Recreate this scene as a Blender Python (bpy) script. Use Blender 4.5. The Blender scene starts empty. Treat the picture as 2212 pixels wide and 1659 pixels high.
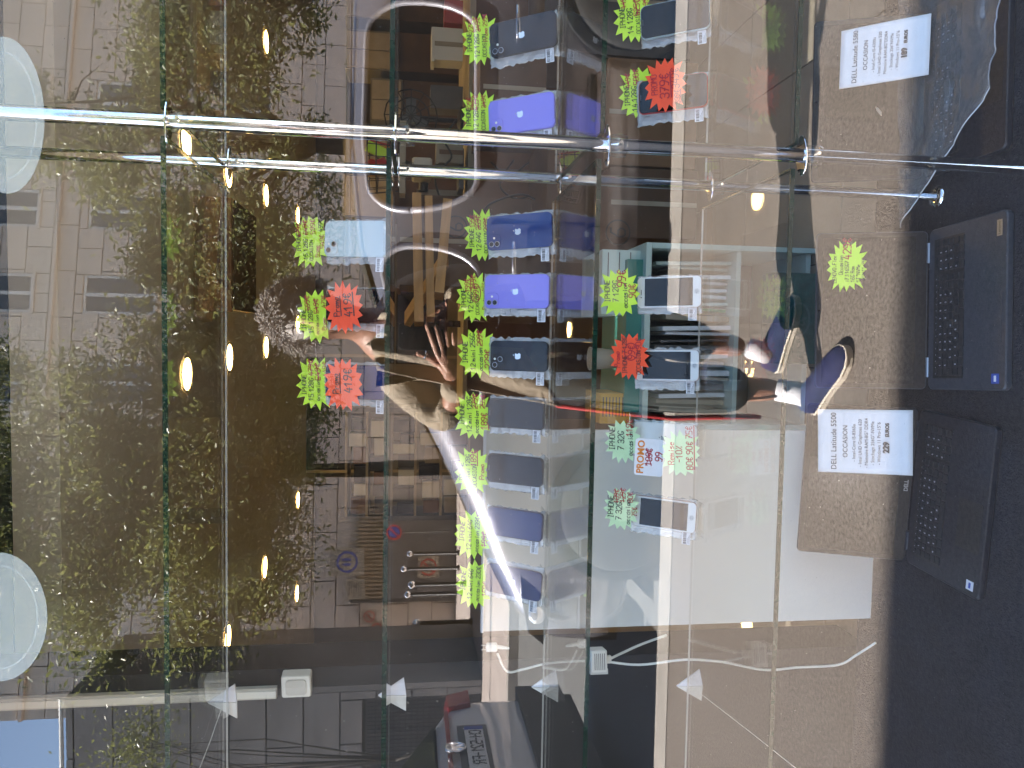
import bpy, bmesh, math, random
from mathutils import Matrix, Vector, noise
random.seed(7)
S = bpy.context.scene
COL = S.collection
rad = math.radians

# ------------------------------------------------------------------ camera
DG = 1.1                      # camera to window pane, metres
EYE = Vector((0.0, -DG, 1.30))
YAW, PITCH, ROLL = rad(3.2), rad(7.8), rad(0.6)
FPX = 1640.0                  # focal length in pixels of a 2212 px wide picture
fwd = Vector((-math.sin(YAW)*math.cos(PITCH), math.cos(YAW)*math.cos(PITCH), -math.sin(PITCH)))
rt = Vector((math.cos(YAW), math.sin(YAW), 0)); up = rt.cross(fwd)
rt, up = (math.cos(ROLL)*rt + math.sin(ROLL)*up), (-math.sin(ROLL)*rt + math.cos(ROLL)*up)
cam = bpy.data.objects.new('camera', bpy.data.cameras.new('camera'))
COL.objects.link(cam)
cam.data.sensor_width = 36; cam.data.lens = 36*FPX/2212
cam.data.clip_start = 0.02; cam.data.clip_end = 400
m3 = Matrix((-up, rt, -fwd)).transposed()        # the phone was held upright, its picture lies on its side
cam.matrix_world = Matrix.Translation(EYE) @ m3.to_4x4()
S.camera = cam

# ------------------------------------------------------------------ sky, sun, exposure
SUN_EL, SUN_AZ = rad(47), rad(6)      # the sun stands to the left, along the street
wd = bpy.data.worlds.new('World'); S.world = wd; wd.use_nodes = True
nt = wd.node_tree; bg = nt.nodes['Background']
sk = nt.nodes.new('ShaderNodeTexSky'); sk.sky_type = 'NISHITA'; sk.sun_disc = False
to_sun = Vector((-math.cos(SUN_EL)*math.cos(SUN_AZ), math.cos(SUN_EL)*math.sin(SUN_AZ), math.sin(SUN_EL)))
sk.sun_elevation = SUN_EL; sk.sun_rotation = math.atan2(to_sun.x, to_sun.y)
nt.links.new(sk.outputs[0], bg.inputs[0]); bg.inputs[1].default_value = 0.09
sl = bpy.data.lights.new('sun', 'SUN'); sl.energy = 5.0; sl.angle = rad(0.53); sl.color = (1, .95, .87)
so = bpy.data.objects.new('sun', sl); COL.objects.link(so)
so.rotation_euler = to_sun.to_track_quat('Z', 'Y').to_euler()
S.view_settings.view_transform = 'Standard'; S.view_settings.look = 'None'
S.view_settings.gamma = 1; S.view_settings.use_curve_mapping = False
S.view_settings.exposure = 3.6
S.render.engine = 'CYCLES'
cy = S.cycles
cy.max_bounces = 10; cy.diffuse_bounces = 3; cy.glossy_bounces = 5; cy.transmission_bounces = 4
cy.transparent_max_bounces = 40; cy.caustics_reflective = False; cy.caustics_refractive = False
cy.sample_clamp_indirect = 4; cy.use_denoising = True

# ------------------------------------------------------------------ measuring helpers
def ray(px, py, f=None, z=None):
    "point of the place seen at (px, py) of the 2212 x 1659 photograph, f metres in front of the camera's plane or at height z"
    d = fwd + rt*((829.5-py)/FPX) + up*((1106-px)/FPX)
    t = f/d.y if f else (z-EYE.z)/d.z
    return EYE + d*t
def W(px, py, f=None, z=None): return ray(px, py, f, z)
def V(px, py, f=None, z=None):
    p = ray(px, py, f, z); return Vector((p.x, -p.y, p.z))       # the same, seen in the window's reflection
def pxm(f): return f/FPX*0.995

# ------------------------------------------------------------------ materials
def mat(name, col, rough=.6, metal=0, var=.12, scale=8, bump=0, bscale=None, spec=.5, emit=0, coat=0, col2=None, detail=5, stretch=None):
    m = bpy.data.materials.new(name); m.use_nodes = True; n = m.node_tree; b = n.nodes['Principled BSDF']
    b.inputs['Roughness'].default_value = rough; b.inputs['Metallic'].default_value = metal
    b.inputs['Specular IOR Level'].default_value = spec
    if coat: b.inputs['Coat Weight'].default_value = coat
    c = tuple(col)+(1,)
    if var or col2 or bump:
        tc = n.nodes.new('ShaderNodeTexCoord'); nz = n.nodes.new('ShaderNodeTexNoise')
        src = tc.outputs['Object']
        if stretch:
            mp = n.nodes.new('ShaderNodeMapping'); mp.inputs['Scale'].default_value = stretch
            n.links.new(src, mp.inputs[0]); src = mp.outputs[0]
        n.links.new(src, nz.inputs['Vector'])
        nz.inputs['Scale'].default_value = scale; nz.inputs['Detail'].default_value = detail
    if var or col2:
        rp = n.nodes.new('ShaderNodeValToRGB'); rp.color_ramp.elements[0].position = .3; rp.color_ramp.elements[1].position = .7
        if col2: lo, hi = c, tuple(col2)+(1,)
        else: lo = tuple(x*(1-var) for x in col)+(1,); hi = tuple(min(1, x*(1+var)) for x in col)+(1,)
        rp.color_ramp.elements[0].color = lo; rp.color_ramp.elements[1].color = hi
        n.links.new(nz.outputs['Fac'], rp.inputs[0]); n.links.new(rp.outputs[0], b.inputs['Base Color'])
    else: b.inputs['Base Color'].default_value = c
    if bump:
        nb = nz
        if bscale:
            nb = n.nodes.new('ShaderNodeTexNoise'); nb.inputs['Scale'].default_value = bscale; nb.inputs['Detail'].default_value = 6
            n.links.new(src, nb.inputs['Vector'])
        bm = n.nodes.new('ShaderNodeBump'); bm.inputs['Strength'].default_value = bump; bm.inputs['Distance'].default_value = .01
        n.links.new(nb.outputs['Fac'], bm.inputs['Height']); n.links.new(bm.outputs[0], b.inputs['Normal'])
    if emit:
        b.inputs['Emission Color'].default_value = c; b.inputs['Emission Strength'].default_value = emit
    return m
def glass_mat(name, r0, tint, dust=0, rough=0.0):
    "flat glass: what is behind it shows straight through, both faces mirror what stands before them"
    m = bpy.data.materials.new(name); m.use_nodes = True; n = m.node_tree; n.nodes.clear()
    out = n.nodes.new('ShaderNodeOutputMaterial'); mx = n.nodes.new('ShaderNodeMixShader')
    tr = n.nodes.new('ShaderNodeBsdfTransparent'); tr.inputs[0].default_value = tuple(tint)+(1,)
    gl = n.nodes.new('ShaderNodeBsdfGlossy'); gl.inputs['Roughness'].default_value = rough
    ge = n.nodes.new('ShaderNodeNewGeometry'); dt = n.nodes.new('ShaderNodeVectorMath'); dt.operation = 'DOT_PRODUCT'
    n.links.new(ge.outputs['Normal'], dt.inputs[0]); n.links.new(ge.outputs['Incoming'], dt.inputs[1])
    def mth(op, a, b=None):
        q = n.nodes.new('ShaderNodeMath'); q.operation = op
        for i, v in enumerate((a, b)):
            if v is None: continue
            if isinstance(v, (int, float)): q.inputs[i].default_value = v
            else: n.links.new(v, q.inputs[i])
        return q.outputs[0]
    x = mth('SUBTRACT', 1.0, mth('ABSOLUTE', dt.outputs['Value']))
    fr = mth('ADD', mth('MULTIPLY', mth('POWER', x, 5.0), 1-r0), r0)
    n.links.new(fr, mx.inputs[0]); n.links.new(tr.outputs[0], mx.inputs[1]); n.links.new(gl.outputs[0], mx.inputs[2])
    res = mx.outputs[0]
    if dust:
        tc = n.nodes.new('ShaderNodeTexCoord')
        df = n.nodes.new('ShaderNodeBsdfDiffuse'); df.inputs[0].default_value = (.8, .78, .74, 1)
        vo = n.nodes.new('ShaderNodeTexVoronoi'); vo.inputs['Scale'].default_value = 70; n.links.new(tc.outputs['Object'], vo.inputs['Vector'])
        sp = n.nodes.new('ShaderNodeTexNoise'); sp.inputs['Scale'].default_value = 9; sp.inputs['Detail'].default_value = 8; n.links.new(tc.outputs['Object'], sp.inputs['Vector'])
        spot = mth('MULTIPLY', mth('LESS_THAN', vo.outputs['Distance'], 0.035), 0.30)
        mp = n.nodes.new('ShaderNodeMapping'); mp.inputs['Scale'].default_value = (6, 1, 60); mp.inputs['Rotation'].default_value = (0, .9, 0)
        n.links.new(tc.outputs['Object'], mp.inputs[0]); sc = n.nodes.new('ShaderNodeTexNoise'); sc.inputs['Scale'].default_value = 3; sc.inputs['Detail'].default_value = 3
        n.links.new(mp.outputs[0], sc.inputs['Vector'])
        film = mth('MULTIPLY', mth('POWER', sp.outputs['Fac'], 3.0), dust)
        streak = mth('MULTIPLY', mth('GREATER_THAN', sc.outputs['Fac'], .735), .06)
        fac = mth('ADD', mth('ADD', film, spot), streak)
        m2 = n.nodes.new('ShaderNodeMixShader'); n.links.new(fac, m2.inputs[0]); n.links.new(res, m2.inputs[1]); n.links.new(df.outputs[0], m2.inputs[2]); res = m2.outputs[0]
    n.links.new(res, out.inputs[0]); return m
def film_mat(name, op, rough=.25, gloss=.1, col=(.75, .77, .8), bump=.4, bscale=120):
    "clear plastic: mostly see-through, a little milky and shiny"
    m = bpy.data.materials.new(name); m.use_nodes = True; n = m.node_tree; n.nodes.clear()
    out = n.nodes.new('ShaderNodeOutputMaterial'); a = n.nodes.new('ShaderNodeMixShader'); b = n.nodes.new('ShaderNodeMixShader')
    tr = n.nodes.new('ShaderNodeBsdfTransparent'); gl = n.nodes.new('ShaderNodeBsdfGlossy'); gl.inputs['Roughness'].default_value = rough
    df = n.nodes.new('ShaderNodeBsdfDiffuse'); df.inputs[0].default_value = tuple(col)+(1,)
    tc = n.nodes.new('ShaderNodeTexCoord'); nz = n.nodes.new('ShaderNodeTexNoise'); nz.inputs['Scale'].default_value = bscale; n.links.new(tc.outputs['Object'], nz.inputs['Vector'])
    bp = n.nodes.new('ShaderNodeBump'); bp.inputs['Strength'].default_value = bump; bp.inputs['Distance'].default_value = .002
    n.links.new(nz.outputs['Fac'], bp.inputs['Height']); n.links.new(bp.outputs[0], gl.inputs['Normal']); n.links.new(bp.outputs[0], df.inputs['Normal'])
    a.inputs[0].default_value = op; n.links.new(tr.outputs[0], a.inputs[1]); n.links.new(df.outputs[0], a.inputs[2])
    b.inputs[0].default_value = gloss; n.links.new(a.outputs[0], b.inputs[1]); n.links.new(gl.outputs[0], b.inputs[2])
    n.links.new(b.outputs[0], out.inputs[0]); return m
M = {}
def mk(name, *a, **k): M[name] = mat(name, *a, **k); return M[name]
M['pane'] = glass_mat('window_glass', .125, (.90, .915, .90), dust=.018)
M['shelf'] = glass_mat('shelf_glass', .045, (.975, .985, .978))
M['acrylic'] = glass_mat('clear_acrylic', .05, (.95, .96, .96))
M['bubble'] = film_mat('bubble_plastic', .42, .15, .20, bump=1.0, bscale=260)
M['wrap'] = film_mat('plastic_wrap', .07, .30, .06, bump=.3, bscale=30)
M['frost'] = film_mat('frosted_film', .16, .4, .05, (.62, .70, .62), 0)
mk('shelf_edge', (.003, .022, .014), .12, var=.5, scale=60)
mk('chrome', (.85, .86, .88), .06, 1, 0)
mk('black', (.012, .012, .014), .5, var=.3, scale=30)
mk('black_gloss', (.006, .006, .008), .05, var=0)
mk('screen', (.006, .0065, .008), .06, var=0)
mk('screen_navy', (.012, .03, .13), .08, var=0)
mk('lime', (.60, .92, .05), .55, var=.05, scale=20)
mk('pale_green', (.58, .82, .50), .55, var=.05, scale=20)
mk('orange', (.95, .085, .022), .5, var=.05, scale=20)
mk('ink_black', (.012, .02, .03), .5, var=0)
mk('ink_red', (.42, .012, .03), .5, var=0)
mk('ink_orange', (.75, .25, .03), .5, var=0)
mk('paper', (.74, .76, .82), .6, var=.03, scale=30)
mk('white_plastic', (.70, .70, .66), .4, var=.04)
mk('phone_black', (.010, .011, .014), .10, var=.0)
mk('phone_purple', (.25, .23, .80), .15, var=.0)
mk('phone_blue', (.006, .035, .17), .08, var=.0)
mk('phone_navy', (.008, .014, .08), .08, var=.0)
mk('phone_ice', (.50, .62, .68), .15, var=.0)
mk('phone_white', (.72, .74, .75), .2, var=.0)
mk('rose', (.62, .30, .26), .25, .6, 0)
mk('logo_silver', (.75, .78, .82), .12, .6, 0)
mk('lens', (.01, .01, .015), .03, var=0)
mk('flash', (.85, .83, .72), .3, var=0)
mk('laptop', (.014, .016, .024), .38, .2, var=.08, scale=60)
mk('laptop_grey', (.050, .058, .075), .4, .3, var=.08, scale=60)
mk('key', (.012, .013, .016), .45, var=.1)
mk('bezel', (.009, .009, .010), .3, var=.1)
mk('laptop_screen', (.006, .0062, .0068), .18, var=.15, scale=10)
mk('hinge', (.35, .36, .38), .3, .8, 0)
mk('cloth', (.005, .006, .011), .85, var=.5, scale=14, bump=.5, bscale=200)
mk('board', (.66, .665, .64), .55, var=.04, scale=3)
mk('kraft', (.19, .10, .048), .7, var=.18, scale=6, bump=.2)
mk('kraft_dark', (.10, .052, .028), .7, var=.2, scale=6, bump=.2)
mk('pine', (.42, .22, .07), .6, var=.2, scale=6, stretch=(1, 8, 8))
mk('ceiling', (.80, .76, .68), .8, var=.05, scale=2)
mk('shop_wall', (.20, .19, .17), .8, var=.1, scale=2)
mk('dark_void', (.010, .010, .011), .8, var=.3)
mk('lamp_glow', (1.0, .62, .20), .5, var=0, emit=5.0)
mk('lamp_rim', (.6, .6, .58), .3, .5, 0)
mk('tile', (.30, .26, .20), .35, var=.12, scale=5)
mk('grout', (.06, .05, .04), .8, var=.1)
mk('cab_white', (.50, .64, .62), .5, var=.05)
mk('teal', (.03, .20, .17), .5, var=.1)
mk('mat_green', (.008, .075, .068), .8, var=.2, scale=40, bump=.3)
mk('mat_print', (.03, .10, .10), .8, var=0)
mk('green_file', (.02, .30, .07), .5, var=.1)
mk('yellow', (.60, .33, .04), .5, var=.1)
mk('grey_box', (.10, .10, .11), .6, var=.2, scale=9)
mk('beige', (.36, .31, .24), .6, var=.12, scale=9)
mk('cable_white', (.72, .72, .68), .4, var=.03)
mk('cable_black', (.01, .01, .01), .4, var=0)
mk('red_plastic', (.45, .02, .02), .4, var=.1)
mk('trunking', (.55, .54, .50), .5, var=.05)
# street
mk('stone', (.64, .54, .45), .85, var=.08, scale=1.3, bump=.35, bscale=50)
mk('stone_grey', (.17, .165, .165), .85, var=.25, scale=1.1, bump=.3, bscale=40, col2=None)
mk('joint', (.05, .045, .04), .9, var=.1)
mk('wframe', (.66, .65, .62), .4, var=.05)
mk('wglass', (.12, .125, .13), .06, var=.2, scale=1)
mk('grille', (.03, .028, .028), .6, var=.2)
mk('asphalt', (.10, .098, .096), .85, col2=(.16, .155, .15), scale=90, detail=8, bump=.6, bscale=150)
mk('pavement', (.115, .090, .074), .9, col2=(.27, .225, .19), scale=85, detail=12, bump=1, bscale=160)
mk('far_pavement', (.36, .30, .27), .85, var=.1, scale=2, bump=.3)
mk('kerb', (.30, .27, .24), .8, var=.12, scale=5, bump=.3)
mk('bark', (.045, .036, .028), .9, var=.35, scale=9, bump=1, stretch=(3, 3, .6))
mk('bollard', (.012, .013, .016), .35, var=.2)
mk('car_silver', (.27, .265, .30), .26, .6, 0, coat=1)
mk('car_grey', (.55, .56, .58), .35, .15, 0, coat=1)
mk('car_glass', (.012, .013, .014), .03, var=0)
mk('car_trim', (.018, .018, .02), .45, var=.1)
mk('tyre', (.015, .015, .016), .8, var=.1)
mk('tail_red', (.28, .01, .012), .1, var=0, coat=1)
mk('headlamp', (.16, .17, .18), .06, .3, 0, coat=1)
mk('plate', (.70, .70, .68), .4, var=0)
mk('plate_blue', (.02, .06, .35), .4, var=0)
mk('skin', (.34, .17, .115), .5, var=.12, scale=22, bump=.15, bscale=90)
mk('hair', (.34, .31, .30), .6, var=.4, scale=45)
mk('linen', (.30, .245, .185), .9, var=.18, scale=30, bump=.8, bscale=60)
mk('shirt', (.16, .10, .13), .85, var=.4, scale=20, bump=.4)
mk('trouser', (.028, .034, .034), .85, var=.2, scale=10, bump=.4, bscale=30)
mk('stripe_red', (.40, .02, .025), .7, var=.1)
mk('shoe', (.018, .022, .085), .85, var=.25, scale=60, bump=.3, bscale=300)
mk('sole', (.62, .54, .45), .7, var=.1, scale=40)
mk('sock', (.70, .68, .72), .8, var=.1)
mk('louvre', (.30, .24, .17), .7, var=.2)
mk('sign_red', (.55, .03, .03), .4, var=0)
mk('sign_blue', (.03, .08, .40), .4, var=0)
mk('painted_steel', (.10, .10, .10), .5, var=.3, scale=3)
def leaf_mat(name, c1, c2):
    m = mat(name, c1, .38, col2=c2, scale=2.2, detail=8, spec=.6)
    n = m.node_tree; b = n.nodes['Principled BSDF']; out = n.nodes['Material Output']
    tl = n.nodes.new('ShaderNodeBsdfTranslucent'); tl.inputs[0].default_value = (c2[0]*1.3, c2[1]*1.3, c2[2], 1)
    mx = n.nodes.new('ShaderNodeMixShader'); mx.inputs[0].default_value = .35
    n.links.new(b.outputs[0], mx.inputs[1]); n.links.new(tl.outputs[0], mx.inputs[2]); n.links.new(mx.outputs[0], out.inputs[0]); return m
mk('satin', (.42, .41, .46), .32, .4, 0)
M['leaf'] = leaf_mat('tree_leaf', (.060, .075, .034), (.20, .21, .085))

# ------------------------------------------------------------------ mesh helpers
class MB:
    def __init__(s): s.v = []; s.f = []
    def add(s, vs, fs, mx=None):
        b = len(s.v); s.v += [tuple((mx @ Vector(p)) if mx else p) for p in vs]; s.f += [tuple(b+i for i in f) for f in fs]; return s
    def box(s, c, d, rz=0, mx=None):
        x, y, z = (q/2 for q in d); R = Matrix.Rotation(rz, 3, 'Z')
        vs = [Vector(c)+R @ Vector((a*x, b*y, e*z)) for a in (-1, 1) for b in (-1, 1) for e in (-1, 1)]
        return s.add([tuple(p) for p in vs], [(0, 1, 3, 2), (4, 6, 7, 5), (0, 4, 5, 1), (2, 3, 7, 6), (0, 2, 6, 4), (1, 5, 7, 3)], mx)
    def bx(s, x0, x1, y0, y1, z0, z1, mx=None):
        return s.box(((x0+x1)/2, (y0+y1)/2, (z0+z1)/2), (x1-x0, y1-y0, z1-z0), 0, mx)
    def prism(s, out, z0, z1, ch=0, mx=None):
        "outline in xy, extruded z0..z1, edge chamfer ch"
        n = len(out); cx = sum(p[0] for p in out)/n; cy_ = sum(p[1] for p in out)/n
        def ring(k, z):
            r = []
            for p in out:
                dx, dy = p[0]-cx, p[1]-cy_; L = math.hypot(dx, dy) or 1
                q = (L-k)/L; r.append((cx+dx*q, cy_+dy*q, z))
            return r
        rings = [ring(ch, z0), ring(0, z0+ch), ring(0, z1-ch), ring(ch, z1)] if ch else [ring(0, z0), ring(0, z1)]
        vs = [p for r in rings for p in r]; fs = []
        for k in range(len(rings)-1):
            for i in range(n): a = k*n+i; b = k*n+(i+1) % n; fs.append((a, b, b+n, a+n))
        fs.append(tuple(reversed(range(n)))); fs.append(tuple((len(rings)-1)*n+i for i in range(n)))
        return s.add(vs, fs, mx)
    def tube(s, pts, r, n=8, cap=True, mx=None):
        pts = [Vector(p) for p in pts]; rs = r if isinstance(r, (list, tuple)) else [r]*len(pts)
        vs = []; fs = []; pu = None
        for i, p in enumerate(pts):
            d = (pts[min(i+1, len(pts)-1)]-pts[max(i-1, 0)]).normalized()
            if pu is None: pu = d.orthogonal().normalized()
            else:
                pu = pu - d*pu.dot(d); pu = pu.normalized() if pu.length > 1e-6 else d.orthogonal().normalized()
            w = d.cross(pu)
            for k in range(n):
                a = 2*math.pi*k/n; vs.append(tuple(p+(pu*math.cos(a)+w*math.sin(a))*rs[i]))
        for i in range(len(pts)-1):
            for k in range(n): a = i*n+k; b = i*n+(k+1) % n; fs.append((a, b, b+n, a+n))
        if cap: fs.append(tuple(reversed(range(n)))); fs.append(tuple((len(pts)-1)*n+k for k in range(n)))
        return s.add(vs, fs, mx)
    def lathe(s, prof, n=16, mx=None):
        vs = []; fs = []
        for r, z in prof:
            for k in range(n): a = 2*math.pi*k/n; vs.append((r*math.cos(a), r*math.sin(a), z))
        for i in range(len(prof)-1):
            for k in range(n): a = i*n+k; b = i*n+(k+1) % n; fs.append((a, b, b+n, a+n))
        fs.append(tuple(reversed(range(n)))); fs.append(tuple((len(prof)-1)*n+k for k in range(n)))
        return s.add(vs, fs, mx)
    def mesh(s, name, m=None, smooth=False):
        me = bpy.data.meshes.new(name); me.from_pydata(s.v, [], s.f)
        if m: me.materials.append(M[m] if isinstance(m, str) else m)
        if smooth: me.polygons.foreach_set('use_smooth', [True]*len(me.polygons))
        me.update(); return me
    def build(s, name, m, parent=None, smooth=False, mx=None): return link(name, s.mesh(name, m, smooth), parent, mx)
def link(name, me, parent=None, mx=None):
    o = bpy.data.objects.new(name, me); COL.objects.link(o)
    if parent: o.parent = parent
    if mx is not None: o.matrix_local = mx
    return o
def thing(name, label, cat, mx=None, group=None):
    o = bpy.data.objects.new(name, None); COL.objects.link(o); o.empty_display_size = .05
    if mx is not None: o.matrix_world = mx
    return tag(o, label, cat, group)
def tag(o, label, cat, group=None):
    o['label'] = label; o['category'] = cat
    if group: o['group'] = group
    return o
def struct(o): o['kind'] = 'structure'; return o
def stuff(o): o['kind'] = 'stuff'; return o
def rrect(w, h, r, n=5, x0=0, y0=0):
    out = []
    for cx, cy_, a0 in ((w/2-r, h/2-r, 0), (-w/2+r, h/2-r, 90), (-w/2+r, -h/2+r, 180), (w/2-r, -h/2+r, 270)):
        for k in range(n+1): a = rad(a0+90*k/n); out.append((x0+cx+r*math.cos(a), y0+cy_+r*math.sin(a)))
    return out
def frame(p, lean=0, yaw=0, spin=0, s=1):
    "matrix: local x right, y up, z towards the street; leans back by lean, turned by yaw, spun in its plane"
    return Matrix.Translation(p) @ Matrix.Rotation(yaw, 4, 'Z') @ Matrix.Rotation(rad(90)-lean, 4, 'X') @ Matrix.Rotation(spin, 4, 'Z') @ Matrix.Scale(s, 4)

# ------------------------------------------------------------------ hand lettering: strokes on a 4 x 6 grid
G = {'A': '0006 0620 4640 0343'.replace('0006 0620 4640', '00-26 26-40').replace('0343', '13-33')}
STK = {
'A': '00-26-40,12-32', 'B': '00-06-36-44-33-03,33-42-30-00', 'C': '45-36-16-04-02-10-30-41', 'D': '00-06-26-44-42-20-00', 'E': '46-06-00-40,03-33', 'F': '00-06-46,03-33',
'G': '45-36-16-04-02-10-30-42-22', 'H': '00-06,40-46,03-43', 'I': '16-36,26-20,10-30', 'L': '06-00-40', 'M': '00-06-23-46-40', 'N': '00-06-40-46', 'O': '10-01-05-16-36-45-41-30-10',
'P': '00-06-36-45-44-33-03', 'R': '00-06-36-45-44-33-03,23-40', 'S': '45-36-16-05-04-13-33-42-41-30-10-01', 'T': '06-46,26-20', 'U': '06-01-10-30-41-46', 'V': '06-20-46', 'W': '06-10-24-30-46', 'X': '00-46,06-40',
'0': '10-01-05-16-36-45-41-30-10', '1': '04-26-20', '2': '05-16-36-45-44-00-40', '3': '05-16-36-45-44-33-13,33-42-41-30-10-01', '4': '26-02-42,34-30', '5': '46-06-03-33-42-41-30-00', '6': '46-26-03-01-10-30-41-42-33-03',
'7': '06-46-10,13-33', '8': '13-04-05-16-36-45-44-33-13-02-01-10-30-41-42-33', '9': '00-20-43-45-36-16-05-04-13-43', '€': '45-36-26-15-11-20-30-41,04-34,02-32', '-': '03-33', '%': '00-46,15-16,30-31', '.': '20-21', '(': '36-24-22-30', ')': '16-24-22-10',
'a': '33-13-02-01-10-30,34-30-40', 'b': '06-00-30-42-33-03', 'c': '33-13-02-01-10-30', 'd': '33-13-02-01-10-30,36-30', 'e': '02-32-33-13-02-01-10-30', 'g': '33-13-02-11-32,33-3/-1/', 'i': '23-20,24-25', 'l': '26-20', 'm': '00-03,02-13-20,22-33-40', 'n': '00-03,02-13-33-30', 'o': '10-01-02-13-33-32-31-20-10',
'r': '00-03,02-13-33', 's': '33-13-02-22-31-20-00', 't': '25-21-30,13-33', 'x': '00-33,03-30', 'u': '03-01-10-30-33', 'q': '33-13-02-11-32,33-3/', ' ': '', '°': '15-26-35-24-15', "'": '26-25', '"': '16-15,36-35', '&': '40-05-36-01-10-41'}
def strokes(mb, text, x, y, h, wd=.12, jit=.25, mx=None, z=0, slope=0):
    "adds ribbons; (x, y) left foot, h cap height; returns end x"
    u = h/6; cx = x
    for ch in text:
        g = STK.get(ch)
        if g is None: g = STK.get(ch.upper(), '')
        yo = random.uniform(-.3, .3)*jit*u*2; sl = random.uniform(0, .12)*jit*2
        if g:
            for st in g.split(','):
                pts = []
                for t in st.split('-'):
                    a = ord(t[0])-48; b = ord(t[1])-48
                    a += random.uniform(-.35, .35)*jit; b += random.uniform(-.4, .4)*jit
                    pts.append((cx+a*u*.82+b*u*sl, y+b*u+yo+(cx-x)*slope))
                for (ax, ay), (bx_, by) in zip(pts, pts[1:]):
                    dx, dy = bx_-ax, by-ay; L = math.hypot(dx, dy)
                    if L < 1e-9: continue
                    nx, ny = -dy/L*h*wd/2, dx/L*h*wd/2; ex, ey = dx/L*h*wd*.35, dy/L*h*wd*.35
                    mb.add([(ax-ex+nx, ay-ey+ny, z), (ax-ex-nx, ay-ey-ny, z), (bx_+ex-nx, by+ey-ny, z), (bx_+ex+nx, by+ey+ny, z)], [(0, 1, 2, 3)], mx)
        cx += u*(4.4 if ch.isupper() or ch.isdigit() or ch == '€' else (2.2 if ch in " .'°" else 3.7))
    return cx
def line_(mb, x0, y0, x1, y1, w, z=0):
    dx, dy = x1-x0, y1-y0; L = math.hypot(dx, dy); nx, ny = -dy/L*w/2, dx/L*w/2
    mb.add([(x0+nx, y0+ny, z), (x0-nx, y0-ny, z), (x1-nx, y1-ny, z), (x1+nx, y1+ny, z)], [(0, 1, 2, 3)])
def type_text(txt, size, m, parent, x, y, z=.0008, align='CENTER', bold=0, name='lettering', mx=None):
    c = bpy.data.curves.new(name, 'FONT'); c.body = txt; c.size = size; c.align_x = align; c.offset = bold; c.materials.append(M[m]); c.resolution_u = 3
    tmp = bpy.data.objects.new(name+'_source', c); COL.objects.link(tmp); bpy.context.view_layer.update()
    me = bpy.data.meshes.new_from_object(tmp.evaluated_get(bpy.context.evaluated_depsgraph_get())); bpy.data.objects.remove(tmp); bpy.data.curves.remove(c)
    if not me.materials: me.materials.append(M[m])
    o = bpy.data.objects.new(name, me); COL.objects.link(o); o.parent = parent
    o.matrix_local = (mx or Matrix()) @ Matrix.Translation((x, y, z)); return o
# ------------------------------------------------------------------ shop shell
FY, BY = 1.21, 1.60                      # shelf front / back edge, metres from the camera plane
SZ = [1.665, 1.333, .999, .668]          # shelf heights
PLAT = .12
XL, XR = -4.2, 4.2
def shell_box(name, m, *a):
    return struct(MB().bx(*a).build(name, m))
shell_box('shop_floor', 'grout', XL, XR, .35, 8.6, -.06, -.004)
shell_box('window_platform', 'cloth', XL, XR, .02, .72, -.05, PLAT)
shell_box('ceiling', 'ceiling', XL, XR, 1.6, 8.6, 2.45, 2.6)
shell_box('ceiling_fascia', 'dark_void', XL, XR, .302, 1.597, 3.2, 3.3)
shell_box('fascia_wall', 'dark_void', XL, XR, 1.6, 1.66, 2.603, 3.198)
shell_box('back_wall', 'shop_wall', XL, XR, 8.6, 8.75, -.05, 3.3)
shell_box('side_wall', 'shop_wall', XL-.15, XL-.002, .02, 8.6, -.05, 3.3)
shell_box('side_wall', 'shop_wall', XR+.002, XR+.15, .02, 8.6, -.05, 3.3)
# floor tiles near the window are told apart
fl = bpy.data.objects['shop_floor']
tm = MB().box((0, 0, 0), (.328, .328, .010)).mesh('tile', 'tile')
for i in range(-3, 7):
    for j in range(0, 10):
        o = link('tile', tm, fl); o.location = (i*.333+.1, .90+j*.333, .002+random.uniform(-.0006, .0006))
stuff(MB().bx(XL, -1.08, .74, 8.59, -.003, .004).build('far_tiling', 'tile', fl))
stuff(MB().bx(2.27, XR, .74, 8.59, -.003, .004).build('far_tiling', 'tile', fl))
stuff(MB().bx(-1.06, 2.25, 4.08, 8.59, -.003, .004).build('far_tiling', 'tile', fl))
# shopfront around the pane
for nm, m, a in (('shop_front_wall', 'stone', (-30, -2.9, 0, .3, 0, 2.2)), ('shop_front_wall', 'stone', (2.9, 12, 0, .3, 0, 2.2)),
                 ('shop_front_wall', 'stone', (-30, 12, -.02, .3, 2.202, 7.9))): shell_box(nm, m, *a)
shell_box('window_sill', 'painted_steel', -2.88, 2.88, -.05, .019, 0, .05)
# the pane
pane = thing('shop_window', 'large clear shop window pane mirroring the street, trees and person', 'window', Matrix.Translation((0, 0, 0)))
MB().add([(-2.9, 0, .05), (2.9, 0, .05), (2.9, 0, 2.2), (-2.9, 0, 2.2)], [(0, 1, 2, 3)]).build('pane', 'pane', pane)
for s in (-1, 1): MB().bx(2.9*s-.02, 2.9*s+.02, -.03, .03, .05, 2.2).build('frame', 'painted_steel', pane)
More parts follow.
